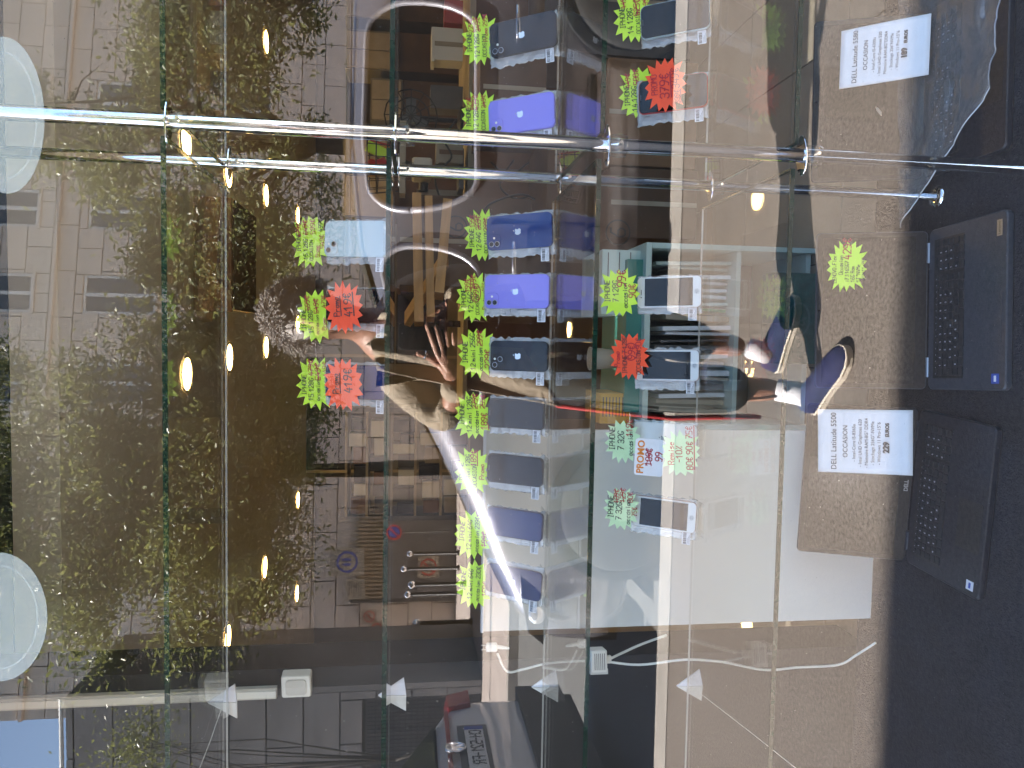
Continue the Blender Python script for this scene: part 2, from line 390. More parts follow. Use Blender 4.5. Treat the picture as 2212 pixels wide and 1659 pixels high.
# frosted film ovals stuck on the glass
for (cx, cy_, rx, ry, lb) in ((28, 250, 62, 152, 'large frosted white oval sticker high on the glass crossed by the pole'), (18, 1333, 80, 134, 'rounded frosted white sticker at the top of the glass by the blue sky')):
    p0 = W(cx-rx*.25, cy_, f=DG-.001)
    w_, h_ = ry*pxm(DG), rx*pxm(DG)*1.15
    out = [(w_*math.cos(a*math.pi/24), h_*math.sin(a*math.pi/24)) for a in range(48)]
    o = MB().prism(out, 0, .0006).build('window_sticker', 'frost'); o.matrix_world = frame(p0); tag(o, lb, 'sticker', 'frosted stickers on the glass')
    cr = MB(); k = .80
    for a in range(2, 23):
        a0, a1 = (a-12)*math.pi/24*1.2-math.pi/2, (a-11)*math.pi/24*1.2-math.pi/2
        line_(cr, w_*k*math.cos(a0), h_*k*math.sin(a0), w_*k*math.cos(a1), h_*k*math.sin(a1), .0025, .0008)
    cr.build('crease', 'frost', o)

# ------------------------------------------------------------------ side pillar, trunking, socket
pl_x = W(600, 1441, f=1.95).x
pil = tag(MB().bx(-2.8, pl_x, .84, 1.0, -.0, 3.19).build('side_pillar', 'dark_void'), 'dark side partition behind the left end of the glass shelves', 'partition')
cp = W(500, 1497, f=1.935)
tr_ = thing('cable_trunking', 'cream cable trunking running down the dark partition to a socket', 'trunking')
MB().bx(cp.x-.014, cp.x+.014, .822, .838, W(598, 1500, f=1.93).z, 2.9).build('duct', 'trunking', tr_)
MB().bx(cp.x-.008, cp.x+.008, .816, .8215, W(598, 1500, f=1.93).z, 2.9).build('cover_strip', 'white_plastic', tr_)
sp = W(641, 1478, f=1.92)
sk_ = thing('wall_socket', 'cream wall socket box at the lower end of the cable trunking', 'socket', frame(sp, 0, rad(-12)))
MB().prism(rrect(.062, .072, .006), -.02, .012, .003).build('box', 'white_plastic', sk_)
MB().prism(rrect(.044, .050, .008), .012, .015, .001).build('cover', 'trunking', sk_)

# ------------------------------------------------------------------ ceiling lights: recessed, lit
CL = [(402, 808, 1), (400, 305, 1), (492, 375, 1), (494, 772, 1), (490, 1380, 1), (574, 422, 1), (574, 750, 1), (571, 1225, 1), (643, 465, 1), (643, 1080, 1), (641, 1282, 1), (678, 1020, 1), (676, 1193, 1), (676, 1365, 1), (574, 90, 0), (400, -160, 0), (643, 700, 0)]
where = ['nearest of the lit row right of centre', 'beside the front chrome pole', 'behind the rear chrome pole clamp', 'second of the central row', 'by the left corner protector', 'third, right of the rear pole', 'above the grey hair of the mirrored person',
         'in front of the tree at centre left', 'just behind the pale blue phone star', 'farther back above the shelved boxes', 'far left over the dark wall', 'far back beside the black doorway', 'far back over the notices', 'farthest left near the wall cabinet', 'at the far right of the ceiling', 'outermost right', 'hidden behind the second star']
for (px, py, _), wh in zip(CL, where):
    p = W(px, py, z=2.447)
    if p.y > 8.4: continue
    t = thing('downlight', 'glowing round ceiling downlight ' + wh, 'ceiling light', Matrix.Translation(p), 'round downlights in the shop ceiling')
    MB().lathe([(.098, 0), (.098, -.006), (.086, -.008), (.084, 0)], 28).build('rim', 'lamp_rim', t)
    MB().lathe([(.083, .002), (.083, -.004)], 28).build('lamp', 'lamp_glow', t)

# ------------------------------------------------------------------ glass shelving on chrome poles
px_f = W(881, 290, f=FY-.01).x; px_b = W(737, 363, f=1.59).x
def pole(nm, x, y, r, lb):
    t = thing('chrome_pole', lb, 'pole', Matrix.Translation((x, y, PLAT)), 'chrome poles carrying the glass shelves')
    MB().lathe([(r, 0), (r, 3.0)], 24).build('tube', 'chrome', t, True)
    MB().lathe([(r*2.2, 0), (r*2.2, .004), (r*1.2, .010)], 24).build('base_flange', 'chrome', t, True)
    for z in SZ:
        z -= PLAT
        out = [(.034*math.cos(a*math.pi/12), .017*math.sin(a*math.pi/12)) for a in range(24)]
        o = MB().prism(out, -.0015, .0015, .0006).build('bracket', 'chrome', t); o.location = (0, 0, z-.010); o.rotation_euler = (0, 0, rad(8))
        o = MB().lathe([(r+.001, -.012), (r+.006, -.012), (r+.007, 0), (r+.005, .012), (r+.001, .012)], 20).build('collar', 'acrylic', t, True); o.location = (0, 0, z-.028)
        o = MB().tube([(0, -r-.012, 0), (0, -r, 0)], .003, 8).build('clamp_screw', 'chrome', t); o.location = (0, 0, z-.028)
    for zz in (1.10, .30): 
        o = MB().lathe([(r+.0006, -.008), (r+.0006, .008)], 20).build('tape', 'acrylic', t, True); o.location = (0, 0, zz)
pole('f', px_f, FY-.01-DG, .0115, 'front chrome shelf pole, the thicker of the two')
pole('b', px_b, 1.59-DG, .0115, 'rear chrome shelf pole, thinner and set behind the front one')
hl = ['topmost', 'second', 'third', 'lowest']
def shelf(x0, x1, z, lb, yf=FY-DG, yb=BY-DG):
    t = thing('glass_shelf', lb, 'shelf', Matrix.Translation(((x0+x1)/2, (yf+yb)/2, z)), 'glass shelves on chrome poles')
    hx, hy, h = (x1-x0)/2, (yb-yf)/2, .0038
    MB().add([(-hx+.001, -hy+.001, h), (hx-.001, -hy+.001, h), (hx-.001, hy-.001, h), (-hx+.001, hy-.001, h)], [(0, 1, 2, 3)]).build('top_face', 'shelf', t)
    MB().add([(-hx+.001, -hy+.001, -h), (hx-.001, -hy+.001, -h), (hx-.001, hy-.001, -h), (-hx+.001, hy-.001, -h)], [(0, 3, 2, 1)]).build('under_face', 'shelf', t)
    e = MB()
    e.bx(-hx, hx, -hy-.0012, -hy+.0012, -h, h).build('front_edge', 'shelf_edge', t)
    MB().bx(-hx, hx, hy-.0008, hy, -h*.5, h*.5).build('rear_edge', 'trunking', t)
    for s in (-1, 1): MB().bx(s*hx-.0012, s*hx+.0012, -hy+.002, hy-.002, -h, h).build('side_edge', 'shelf_edge', t)
for z, n in zip(SZ, hl):
    shelf(-1.30, px_f-.020, z, n+' glass shelf of the wide left bay with a dark green edge')
    shelf(px_f+.022, 1.35, z-.004 if n != 'topmost' else z, n+' glass shelf of the right bay beyond the chrome poles')
# white corner protectors on the rear shelf corners
for i, (px, py) in enumerate(((483, 1517), (850, 1502), (1180, 1484), (1492, 1482))):
    p = W(px, py, f=BY+.01)
    t = thing('corner_protector', 'white folded corner protector on the left rear corner of the %s glass shelf' % hl[i], 'protector', frame(p, 0, 0), 'white corner protectors')
    s_ = .036
    MB().add([(-s_, -s_*.75, 0), (s_*.0, -s_*.75, .004), (0, s_*.9, .0), (-s_, -s_*.75, -.004), (0, -s_*.75, -.002), (0, s_*.9, -.004)], [(0, 1, 2), (5, 4, 3), (0, 3, 4, 1), (1, 4, 5, 2), (2, 5, 3, 0)]).build('left_flap', 'white_plastic', t)
    MB().add([(.001, -s_*.75, .004), (s_, -s_*.6, -.003), (.001, s_*.9, .0), (.001, -s_*.75, -.002), (s_, -s_*.6, -.007), (.001, s_*.9, -.004)], [(0, 1, 2), (5, 4, 3), (0, 3, 4, 1), (1, 4, 5, 2), (2, 5, 3, 0)]).build('right_flap', 'paper', t)
    if i in (0, 3):
        a = p; b = W(px-60 if i == 0 else 1745, 1680, f=BY+.04)
        o = MB().tube([a, (a+b)/2+Vector((0, 0, -.002)), b], .0009, 6).build('hanging_wire', 'cable_white'); tag(o, 'thin wire slanting down from the %s corner protector' % hl[i], 'wire')

# ------------------------------------------------------------------ phones
APPLE = [(0, .28), (.10, .335), (.22, .36), (.33, .32), (.395, .25), (.32, .18), (.275, .06), (.285, -.06), (.34, -.15), (.425, -.20), (.38, -.32), (.30, -.43), (.21, -.495), (.11, -.48), (0, -.445), (-.11, -.48), (-.21, -.495), (-.31, -.41), (-.40, -.26), (-.45, -.08), (-.44, .10), (-.38, .24), (-.28, .33), (-.16, .36), (-.07, .32)]
LEAFO = [(.0, .40), (.03, .52), (.11, .62), (.20, .655), (.19, .54), (.12, .45)]
KINDS = {'big': (.0715, .1467, .0074, .0115), 'mini': (.0642, .1315, .0074, .0110), 'new': (.0716, .1476, .0078, .0120), 'old': (.0671, .1383, .0073, .0100)}
_pm = {}
def pmesh(key, fn):
    if key not in _pm: _pm[key] = fn()
    return _pm[key]
def phone(px, py, f, z, kind, side, colour, label, spin=0, lean=30, yaw=0, cam_kind='diag', logo=True, stand=True, bub=True):
    w, h, d, r = KINDS[kind]; p = W(px, py, f=f); p.z = z+.012
    mx = frame(p, rad(lean), rad(yaw), rad(spin))
    t = thing('phone', label, 'phone', mx, 'used phones for sale on the glass shelves')
    body = link('body', pmesh(('b', kind, colour), lambda: MB().prism(rrect(w, h, r, 6, 0, h/2), -d, 0, .0009).mesh('body', colour, False)), t)
    if side == 'back':
        link('back_glass', pmesh(('g', kind, colour), lambda: MB().prism(rrect(w-.003, h-.003, r-.001, 6, 0, h/2), .0001, .0005).mesh('back_glass', colour)), t)
        if cam_kind:
            c = (-w/2+.0185, h-.0185) if kind != 'new' else (-w/2+.019, h-.019)
            mod = link('camera_bump', pmesh(('m', kind, colour), lambda: MB().prism(rrect(.029, .029, .008, 5), .0005, .0022, .0006).mesh('camera_bump', colour)), t); mod.location = (c[0], c[1], 0)
            spots = ((-.0062, -.0065), (-.0062, .0065)) if cam_kind == 'vert' else ((-.0062, .0062), (.0062, -.0062))
            for sx, sy in spots:
                lr = link('lens_ring', pmesh('lr', lambda: MB().lathe([(.0058, 0), (.0058, .0012), (.0048, .0013)], 20).mesh('lens_ring', 'hinge')), mod); lr.location = (sx, sy, .0022)
                ln = link('lens', pmesh('ln', lambda: MB().lathe([(.0048, 0), (.0048, .0014)], 20).mesh('lens', 'lens')), mod); ln.location = (sx, sy, .0022)
            fl_ = link('flash', pmesh('fl', lambda: MB().lathe([(.0024, 0), (.0024, .0006)], 14).mesh('flash', 'flash')), mod); fl_.location = (.0066, .0004 if cam_kind == 'vert' else .0064, .0022)
        if logo:
            lg = link('logo', pmesh('logo', lambda: (MB().prism([(x*.0155, y*.0155) for x, y in reversed(APPLE)], 0, .0003).prism([(x*.0155, y*.0155) for x, y in reversed(LEAFO)], 0, .0003)).mesh('logo', 'logo_silver')), t); lg.location = (0, h*.52, .0005)
    elif side == 'front':
        link('screen', pmesh(('s', kind, colour == 'phone_navy'), lambda: MB().prism(rrect(w-.0045, h-.0045, r-.002, 6, 0, h/2), .0001, .0006).mesh('screen', 'screen_navy' if colour == 'phone_navy' else 'screen')), t)
        link('bezel', pmesh(('z', kind), lambda: MB().prism(rrect(w-.0025, h-.0025, r-.0012, 6, 0, h/2), .00002, .0001).mesh('bezel', 'black')), t)
        link('speaker_slot', pmesh(('sl', kind), lambda: MB().bx(-.006, .006, h-.0058, h-.0046, .0006, .0009).mesh('speaker_slot', 'painted_steel')), t)
    else:   # old style with chin and round button
        link('face', pmesh('of', lambda: MB().prism(rrect(w-.002, h-.002, r-.001, 6, 0, h/2), .0001, .0005).mesh('face', 'phone_white')), t)
        link('screen', pmesh('os', lambda: MB().bx(-.0300, .0300, .0175, h-.0165, .0005, .0010).mesh('screen', 'screen')), t)
        hb = link('home_button', pmesh('ohb', lambda: MB().lathe([(.0056, 0), (.0056, .0004), (.0050, .0006), (.0046, .0002)], 24).mesh('home_button', 'phone_white')), t); hb.location = (0, .0092, .0005)
        rg = link('button_ring', pmesh('orr', lambda: MB().lathe([(.0060, 0), (.0060, .0003)], 24).mesh('button_ring', 'hinge')), hb)
        rg.location = (0, 0, -.0001)
        link('speaker_slot', pmesh('osl', lambda: MB().bx(-.006, .006, h-.0095, h-.0080, .0005, .0009).mesh('speaker_slot', 'black')), t)
        fc = link('front_camera', pmesh('ofc', lambda: MB().lathe([(.0014, 0), (.0014, .0004)], 12).mesh('front_camera', 'black')), t); fc.location = (-.011, h-.0088, .0005)
        link('edge_band', pmesh('oe', lambda: MB().prism(rrect(w+.0006, h+.0006, r, 6, 0, h/2), -d+.001, -.0012).mesh('edge_band', 'rose')), t)
    if side != 'old':
        MB().bx(w/2, w/2+.0006, h*.62, h*.72, -d*.65, -d*.35).build('side_button', colour, t)
    what = label.split(' standing')[0].split(' lying')[0]
    if stand:
        sp_ = W(px, py, f=f); sp_.z = z
        st = thing('phone_stand', 'clear acrylic stand under the '+what, 'stand', Matrix.Translation(sp_) @ Matrix.Rotation(rad(yaw), 4, 'Z'), 'clear acrylic phone stands')
        MB().bx(-w*.55, w*.55, -.026, .058, .0042, .0058).build('foot', 'acrylic', st)
        MB().bx(-w*.40, w*.40, -.030, -.027, .0042, .018).build('lip', 'acrylic', st)
        l = rad(lean); MB().bx(-w*.3, w*.3, -.0155, -.0135, 0, .10).build('back_rest', 'acrylic', st, mx=Matrix.Translation((0, .022, .006)) @ Matrix.Rotation(-l, 4, 'X'))
    if bub:
        bw, bh = w*(1.30+random.uniform(-.06, .08)), h*(1.03+random.uniform(-.02, .04)); nx, ny = 30, 44
        ox = -w*random.uniform(.05, .13); mb = MB(); sd = random.random()*50; vs = []; fs = []
        for j in range(ny+1):
            for i in range(nx+1):
                x = (i/nx-.5)*bw+ox+.0050*noise.noise(Vector((j*.35, sd+(i > nx/2)*9, 0)))*abs(i/nx-.5)*2; y = j/ny*bh+.0028*noise.noise(Vector((i*.5, sd, j*.02)))
                zz = -.013-(abs(x)/w)**2*.010+.0026*noise.noise(Vector((x*60, y*60, sd)))+.0024*abs(math.sin(x*430))*abs(math.sin(y*430+(i % 2)))
                vs.append((x, y, zz))
        for j in range(ny):
            for i in range(nx): a = j*(nx+1)+i; fs.append((a, a+1, a+nx+2, a+nx+1))
        o = MB().add(vs, fs).build('bubble_wrap', 'bubble', None, True); o.matrix_world = mx
        mo = o.modifiers.new('thickness', 'SOLIDIFY'); mo.thickness = .0008
        tag(o, 'bubble wrap sheet behind the '+what, 'bubble wrap', 'bubble wrap sheets behind the phones')
        lb = MB().bx(-.034, -.006, 0, .018, 0, .0003).build('barcode_label', 'paper', o); lb.location = (-w*.42, .010, -.0085)
        bars = MB(); x = -.0325
        while x < -.009:
            ww = random.choice((.0005, .0009, .0013)); bars.bx(x, x+ww, .0085, .0155, .0003, .0005); x += ww+random.choice((.0006, .001))
        for k in range(3): bars.bx(-.032, -.012-k*.004, .0018+k*.0022, .0024+k*.0022, .0003, .0005)
        bars.build('barcode', 'black', lb)
    return t
Z1, Z2, Z3 = SZ[1], SZ[2], SZ[3]
B = 1.565
phone(835, 516, B-.03, Z1, 'new', 'back', 'phone_ice', 'pale ice blue phone standing on the second shelf', spin=-2, cam_kind='diag', logo=False)
phone(835, 662, B, Z1, 'new', 'front', 'phone_black', 'dark phone half hidden by the upper right orange star standing on the second shelf', spin=-1, stand=True)
phone(835, 828, B, Z1, 'new', 'front', 'phone_navy', 'dark phone behind the lower left orange star standing on the second shelf', spin=0)
phone(1200, 58, B-.02, Z2, 'big', 'back', 'phone_black', 'matt black phone with twin camera standing at the far right of the third shelf', spin=4, cam_kind='vert')
phone(1190, 234, B-.02, Z2, 'big', 'back', 'phone_purple', 'lilac phone standing just right of the chrome poles', spin=3, cam_kind='vert')
phone(1190, 494, B-.02, Z2, 'big', 'back', 'phone_blue', 'royal blue phone standing left of the rear pole', spin=2, cam_kind='vert')
phone(1187, 629, B, Z2, 'big', 'back', 'phone_purple', 'lilac phone standing between the royal blue and the black mini phone', spin=0, cam_kind='vert')
phone(1187, 771, B, Z2, 'mini', 'back', 'phone_black', 'small black phone showing its back standing in the middle of the third shelf', spin=0)
phone(1187, 898, B+.03, Z2, 'mini', 'front', 'phone_black', 'small phone with black screen standing right of the white board edge', spin=0)
phone(1180, 1022, B+.03, Z2, 'mini', 'front', 'phone_black', 'small phone with smudged black screen standing before the white board', spin=-1)
phone(1178, 1141, B+.02, Z2, 'mini', 'front', 'phone_navy', 'small navy phone with screen outward standing left of the smudged one', spin=-2)
phone(1176, 1270, B+.02, Z2, 'mini', 'back', 'phone_navy', 'small navy phone showing its logo standing at the far left of the third shelf', spin=-3, cam_kind=None)
phone(1545, 22, B, Z3, 'new', 'front', 'phone_ice', 'phone cut by the right edge of the picture standing on the lowest shelf', spin=3)
phone(1538, 192, B, Z3, 'new', 'front', 'red_plastic', 'dark screened phone with red rim standing behind the orange star of the right bay', spin=2)
phone(1520, 629, B, Z3, 'old', 'old', 'phone_white', 'rightmost white round-buttoned phone standing on the lowest shelf', spin=1)
phone(1513, 790, B, Z3, 'old', 'old', 'phone_white', 'middle white round-buttoned phone standing below the orange star', spin=1)
phone(1510, 953, B, Z3, 'old', 'back', 'phone_white', 'white phone showing its gold logo standing behind the printed promo card', spin=-1, cam_kind=None)
phone(1506, 1120, B-.01, Z3, 'old', 'old', 'phone_white', 'leftmost white round-buttoned phone standing on the lowest shelf', spin=-2)

# ------------------------------------------------------------------ star shaped price cards
def star(px, py, wpx, hpx, f, colour, lines, label, spin=0, lean=22, seed=1, n=15, yaw=0):
    rnd = random.Random(seed); p = W(px, py, f=f); k = pxm(f); w, h = wpx*k/2*1.06, hpx*k/2*1.24
    out = []
    for i in range(n):
        a = 2*math.pi*(i+rnd.uniform(-.14, .14))/n; b = 2*math.pi*(i+.5)/n
        ra = 1.0-rnd.uniform(0, .10); rb = .74+rnd.uniform(-.04, .04)
        ca = abs(math.cos(2*a)); ra *= 1+.14*(1-ca)
        out += [(w*ra*math.cos(a), h*ra*math.sin(a)), (w*rb*math.cos(b), h*rb*math.sin(b))]
    t = thing('price_star', label, 'price tag', frame(p, rad(lean), rad(yaw), rad(spin)), 'star shaped price cards')
    cv = lambda x, y: .035*(x/w)**2*w+.02*(y/h)*abs(y/h)*h
    mb = MB(); vs = [(0, 0, 0)]; N = len(out)
    for s_ in (.5, 1): vs += [(x*s_, y*s_, cv(x*s_, y*s_)) for x, y in out]
    fs = [(0, 1+i, 1+(i+1) % N) for i in range(N)]+[(1+i, 1+N+i, 1+N+(i+1) % N, 1+(i+1) % N) for i in range(N)]
    o = mb.add(vs, fs).build('card', colour, t); mo = o.modifiers.new('thickness', 'SOLIDIFY'); mo.thickness = .0005; mo.offset = -1
    inks = {}
    for (txt, x, y, hh, ink, st) in lines:
        q = inks.setdefault(ink, MB()); x0 = x*w; y0 = y*h
        x1 = strokes(q, txt, x0, y0, hh*h*.86, .12, .3, z=0, slope=.02)
        if st == 's': line_(q, x0, y0+hh*h*.25, x1, y0+hh*h*.75, hh*h*.14)
        if st == 'u': line_(q, x0, y0-hh*h*.22, x1, y0-hh*h*.16, hh*h*.14)
        if st == 'o':
            cx_, cyy = (x0+x1)/2, y0+hh*h*.5; rx, ry = (x1-x0)*.6, hh*h*.85
            for a in range(20): line_(q, cx_+rx*math.cos(a*.314), cyy+ry*math.sin(a*.314), cx_+rx*math.cos(a*.314+.33), cyy+ry*math.sin(a*.314+.33), hh*h*.11)
    for ink, q in inks.items():
        q.v = [(x, y, cv(x, y)+.0012) for x, y, z in q.v]; q.build('handwriting', ink, t)
    return t
K, R_ = 'ink_black', 'ink_red'
SF = 1.675
star(670, 522, 112, 72, SF, 'lime', [('IPHONE', -.35, .48, .24, K, ''), ('15 128G', -.62, .12, .24, K, ''), ('OCCASION', -.66, -.16, .19, K, ''), ('679€', .18, .46, .26, R_, 's'), ('649€', .24, .10, .28, R_, 's'), ('599€', .26, -.28, .28, R_, ''), ('Promo', -.55, -.44, .2, R_, 'u'), ('549€', -.25, -.74, .26, R_, ''), ('499€', .34, -.66, .24, K, '')],
     'lime price star with 15 128G above the pale ice blue phone', 1, seed=2)
star(682, 683, 112, 78, SF, 'lime', [('IPHONE', -.45, .46, .24, K, ''), ('15 128G', -.60, .12, .25, K, ''), ('occasion', -.64, -.16, .2, K, ''), ('599€', .22, .26, .26, R_, 's'), ('Promo', -.50, -.48, .2, R_, 'u'), ('549€', .10, -.16, .26, R_, 's'), ('479€', .30, -.50, .22, R_, ''), ('449€', -.42, -.78, .24, R_, '')],
     'lime price star whose last line reads 449€, above the right one of two orange stars', 2, seed=3)
star(743, 664, 108, 74, SF-.10, 'orange', [('Promo', -.32, .22, .34, K, 'u'), ('419€', -.34, -.40, .44, K, 'u')], 'orange star reading Promo 419€, right of the other orange one on the second shelf', 4, seed=4, n=16)
star(683, 828, 112, 78, SF, 'lime', [('IPHONE', -.42, .46, .24, K, ''), ('15 128G', -.62, .12, .25, K, ''), ('occasion', -.62, -.20, .22, K, ''), ('479€', .28, .12, .28, R_, 's'), ('549€', .12, -.22, .30, R_, 's'), ('449€', .26, -.56, .26, R_, '')],
     'lime price star with a crossed out 549€, above the left one of two orange stars', 0, seed=5)
star(742, 830, 112, 76, SF-.10, 'orange', [('Promo', -.34, .22, .34, K, 'u'), ('419€', -.30, -.42, .44, K, '')], 'orange star reading Promo 419€, left of the other orange one on the second shelf', 2, seed=6, n=16)
star(1038, 86, 106, 70, SF, 'lime', [('IPHONE', -.42, .44, .26, K, ''), ('12 128G', -.64, .06, .28, K, ''), ('OCCASION', -.66, -.30, .22, K, ''), ('229€', .30, .34, .28, R_, 'u'), ('349€', .30, -.02, .28, R_, 's'), ('Promo 299€', -.10, -.38, .24, R_, ''), ('255€', -.44, -.72, .26, R_, 's')],
     'lime price star reading 229€ above the matt black phone at far right', 3, seed=7)
star(1036, 250, 104, 70, SF, 'lime', [('IPHONE', -.40, .44, .26, K, ''), ('12 128G', -.55, .06, .28, K, ''), ('OCCASION', -.66, -.30, .22, K, ''), ('229€', .24, .40, .26, R_, 'u'), ('439€', .22, .04, .30, R_, 's'), ('349€', .28, -.34, .26, R_, 's'), ('255€', -.35, -.72, .26, R_, '')],
     'lime price star partly covered by the front chrome pole', 2, seed=8)
star(1042, 508, 110, 68, SF, 'lime', [('IPHONE', -.45, .44, .26, K, ''), ('12 64G', -.58, .06, .28, K, ''), ('OCCASION', -.66, -.30, .22, K, ''), ('199€', .30, .44, .26, R_, 'u'), ('369€', .20, .08, .30, R_, 's'), ('299€', .16, -.30, .26, R_, 's'), ('Promo', -.44, -.72, .28, R_, '')],
     'lime price star with 369€ struck out above the royal blue phone', 1, seed=9)
star(1026, 643, 106, 70, SF, 'lime', [('IPHONE', -.40, .46, .27, K, ''), ('12 64G', -.56, .10, .30, K, ''), ('199€', .22, .26, .28, R_, 'u'), ('OCCASION', -.66, -.22, .2, K, ''), ('419€', .34, -.08, .28, R_, 's'), ('299€', -.12, -.20, .3, R_, 'o'), ('Remise -10%', -.46, -.58, .22, R_, ''), ('270€', -.3, -.86, .2, R_, 'u')],
     'lime price star with a circled 299€ above the lilac phone beside the black mini phone', 2, seed=10)
star(1030, 763, 108, 74, SF, 'lime', [('IPHONE', -.38, .44, .28, K, ''), ('12 mini 256G', -.64, .06, .27, K, ''), ('occasion', -.66, -.30, .26, K, ''), ('299€', .28, -.28, .30, R_, 's'), ('229€', -.56, -.72, .36, R_, 'u')],
     'lime price star reading 12 mini 256G above the small black phone', 1, seed=11)
star(1022, 898, 106, 72, SF+.01, 'lime', [('IPHONE', -.36, .44, .28, K, ''), ('12 mini 128G', -.64, .06, .27, K, ''), ('occasion', -.66, -.30, .26, K, ''), ('279€', .28, -.22, .30, R_, 's'), ('189€', -.52, -.72, .34, R_, 'u'), ('255€', .30, -.60, .28, R_, 's')],
     'lime price star reading 189€ and 255€ above the first small black screen', 0, seed=12)
star(1020, 1018, 104, 68, SF+.01, 'lime', [('IPHONE', -.40, .46, .26, K, ''), ('12 Mini 128G', -.62, .10, .26, K, ''), ('OCCASION', -.64, -.26, .24, K, ''), ('189€', .22, -.22, .34, R_, 'u'), ('Promo', -.30, -.66, .30, R_, '')],
     'lime price star with promo 189€ above the smudged screen before the white board', 0, seed=13)
star(1022, 1155, 108, 72, SF+.01, 'lime', [('IPHONE', -.30, .44, .27, K, ''), ('12 mini 64G', -.60, .06, .26, K, ''), ('occasion 239€', -.64, -.32, .25, K, ''), ('199€', -.40, -.72, .30, R_, 's')],
     'lime price star overlapping its neighbour, above the navy phone with screen outward', -3, seed=14)
star(1024, 1262, 106, 72, SF+.02, 'lime', [('IPHONE', -.30, .44, .27, K, ''), ('12 mini 64G', -.60, .06, .26, K, ''), ('occasion 230€', -.64, -.32, .25, K, ''), ('159€', -.40, -.72, .30, R_, '')],
     'leftmost lime price star, above the navy phone showing its logo', -4, seed=15)
star(1370, 36, 112, 76, SF-.03, 'lime', [('IPHONE', -.38, .42, .27, K, ''), ('14 128G', -.60, .06, .29, K, ''), ('OCCASION', -.64, -.28, .22, K, ''), ('449€', .34, .36, .26, R_, 's'), ('525€', .02, -.26, .30, R_, 's'), ('PROMO 399€', -.34, -.66, .25, R_, 's'), ('339€', .50, -.50, .26, R_, '')],
     'lime price star cut by the right edge of the picture', 4, seed=16)
star(1382, 200, 112, 78, SF-.02, 'lime', [('IPHONE', -.45, .46, .26, K, ''), ('14 128G', -.66, .12, .28, K, ''), ('OCCASION', -.62, -.20, .21, K, ''), ('449€', .22, .40, .26, R_, 's'), ('500€', .30, .02, .28, R_, 's'), ('PROMO', -.62, -.52, .24, R_, '')],
     'lime price star half under the orange 379€ star', 4, seed=17)
star(1437, 184, 118, 78, SF-.11, 'orange', [('PROMO', -.30, .36, .30, R_, ''), ('379€', -.46, -.16, .46, R_, 'u'), ('349€', -.16, -.62, .38, R_, ''), ('339€', -.70, -.62, .26, R_, 'u')],
     'orange star reading PROMO 379€ 349€ in the right bay', 4, seed=18, n=16)
star(1338, 633, 108, 76, SF-.06, 'lime', [('IPHONE', -.34, .44, .28, K, ''), ('7 128G', -.34, .04, .30, K, ''), ('occasion', -.58, -.38, .28, K, ''), ('99€', .24, -.30, .44, R_, ''), ('90€', -.20, -.76, .36, R_, '')],
     'lime price star reading 99€ above the rightmost white phone', 2, seed=19)
star(1360, 770, 104, 72, SF-.06, 'orange', [('Promo', -.44, .48, .30, R_, ''), ('IPHONE 7 128G', -.70, .12, .25, K, ''), ('99€', -.10, -.26, .38, R_, 'o'), ('OCCASION', -.72, -.56, .24, K, ''), ('90€', .30, -.56, .30, R_, '')],
     'orange star with a circled 99€ on the lowest shelf', 1, seed=20, n=16)
star(1345, 953, 96, 66, SF-.06, 'pale_green', [('IPHONE', -.40, .42, .34, K, ''), ('7 32G', -.38, -.08, .38, K, ''), ('occasion', -.62, -.56, .32, K, ''), ('119€', .24, -.52, .38, R_, '')],
     'pale green price star reading 119€ above the printed promo card', 0, seed=21)
star(1470, 980, 106, 76, SF-.17, 'pale_green', [('Remise', -.44, .30, .34, R_, ''), ('-10%', -.34, -.08, .34, R_, ''), ('80€ 90€ 75€', -.64, -.58, .34, R_, 'u')],
     'pale green star reading Remise -10% below the promo card', 2, seed=22)
star(1342, 1098, 98, 66, SF-.06, 'pale_green', [('IPHONE', -.44, .42, .34, K, ''), ('7 32G', -.50, -.04, .36, K, ''), ('occasion', -.66, -.50, .32, K, ''), ('109€', .22, .14, .32, R_, 's'), ('129€', .28, -.20, .32, R_, 's'), ('75€', -.30, -.84, .28, R_, ''), ('80€', .30, -.60, .32, R_, '')],
     'pale green price star reading 109€ above the leftmost white phone', -1, seed=23)
star(1830, 575, 116, 76, 1.585, 'lime', [('LENOVO. Flex', -.62, .50, .2, K, ''), ('Occasion', -.32, .20, .22, K, ''), ('i7.1165G7', -.60, -.08, .2, K, ''), ('16G Ram', -.60, -.34, .2, K, ''), ('1T° NVMe', -.60, -.60, .2, K, ''), ('WIN 11. PRO', -.50, -.84, .18, K, ''), ('429€', .26, -.16, .42, R_, '')],
     'lime price star with the laptop memory listed, stuck on the middle laptop screen', 1, lean=18, seed=24, n=18)
# printed promo card
pc = W(1402, 988, f=SF-.14)
t = thing('promo_card', 'small white printed card reading PROMO with an orange heading', 'card', frame(pc, rad(20), 0, rad(-2)))
cw, chh = 86*pxm(1.5), 66*pxm(1.5)
MB().prism(rrect(cw, chh, .006), 0, .0006).build('card', 'paper', t)
type_text('PROMO', .020, 'ink_orange', t, 0, chh*.18, .0009, bold=.0006)
q = MB(); strokes(q, '109€', -.017, -.006, .013, .15, .3, z=.001); line_(q, -.018, -.006, .018, .006, .0016, .001); line_(q, -.018, .006, .018, -.006, .0016, .001); strokes(q, '99', -.006, -.027, .014, .15, .3, z=.001)
q.build('handwriting', 'ink_red', t)
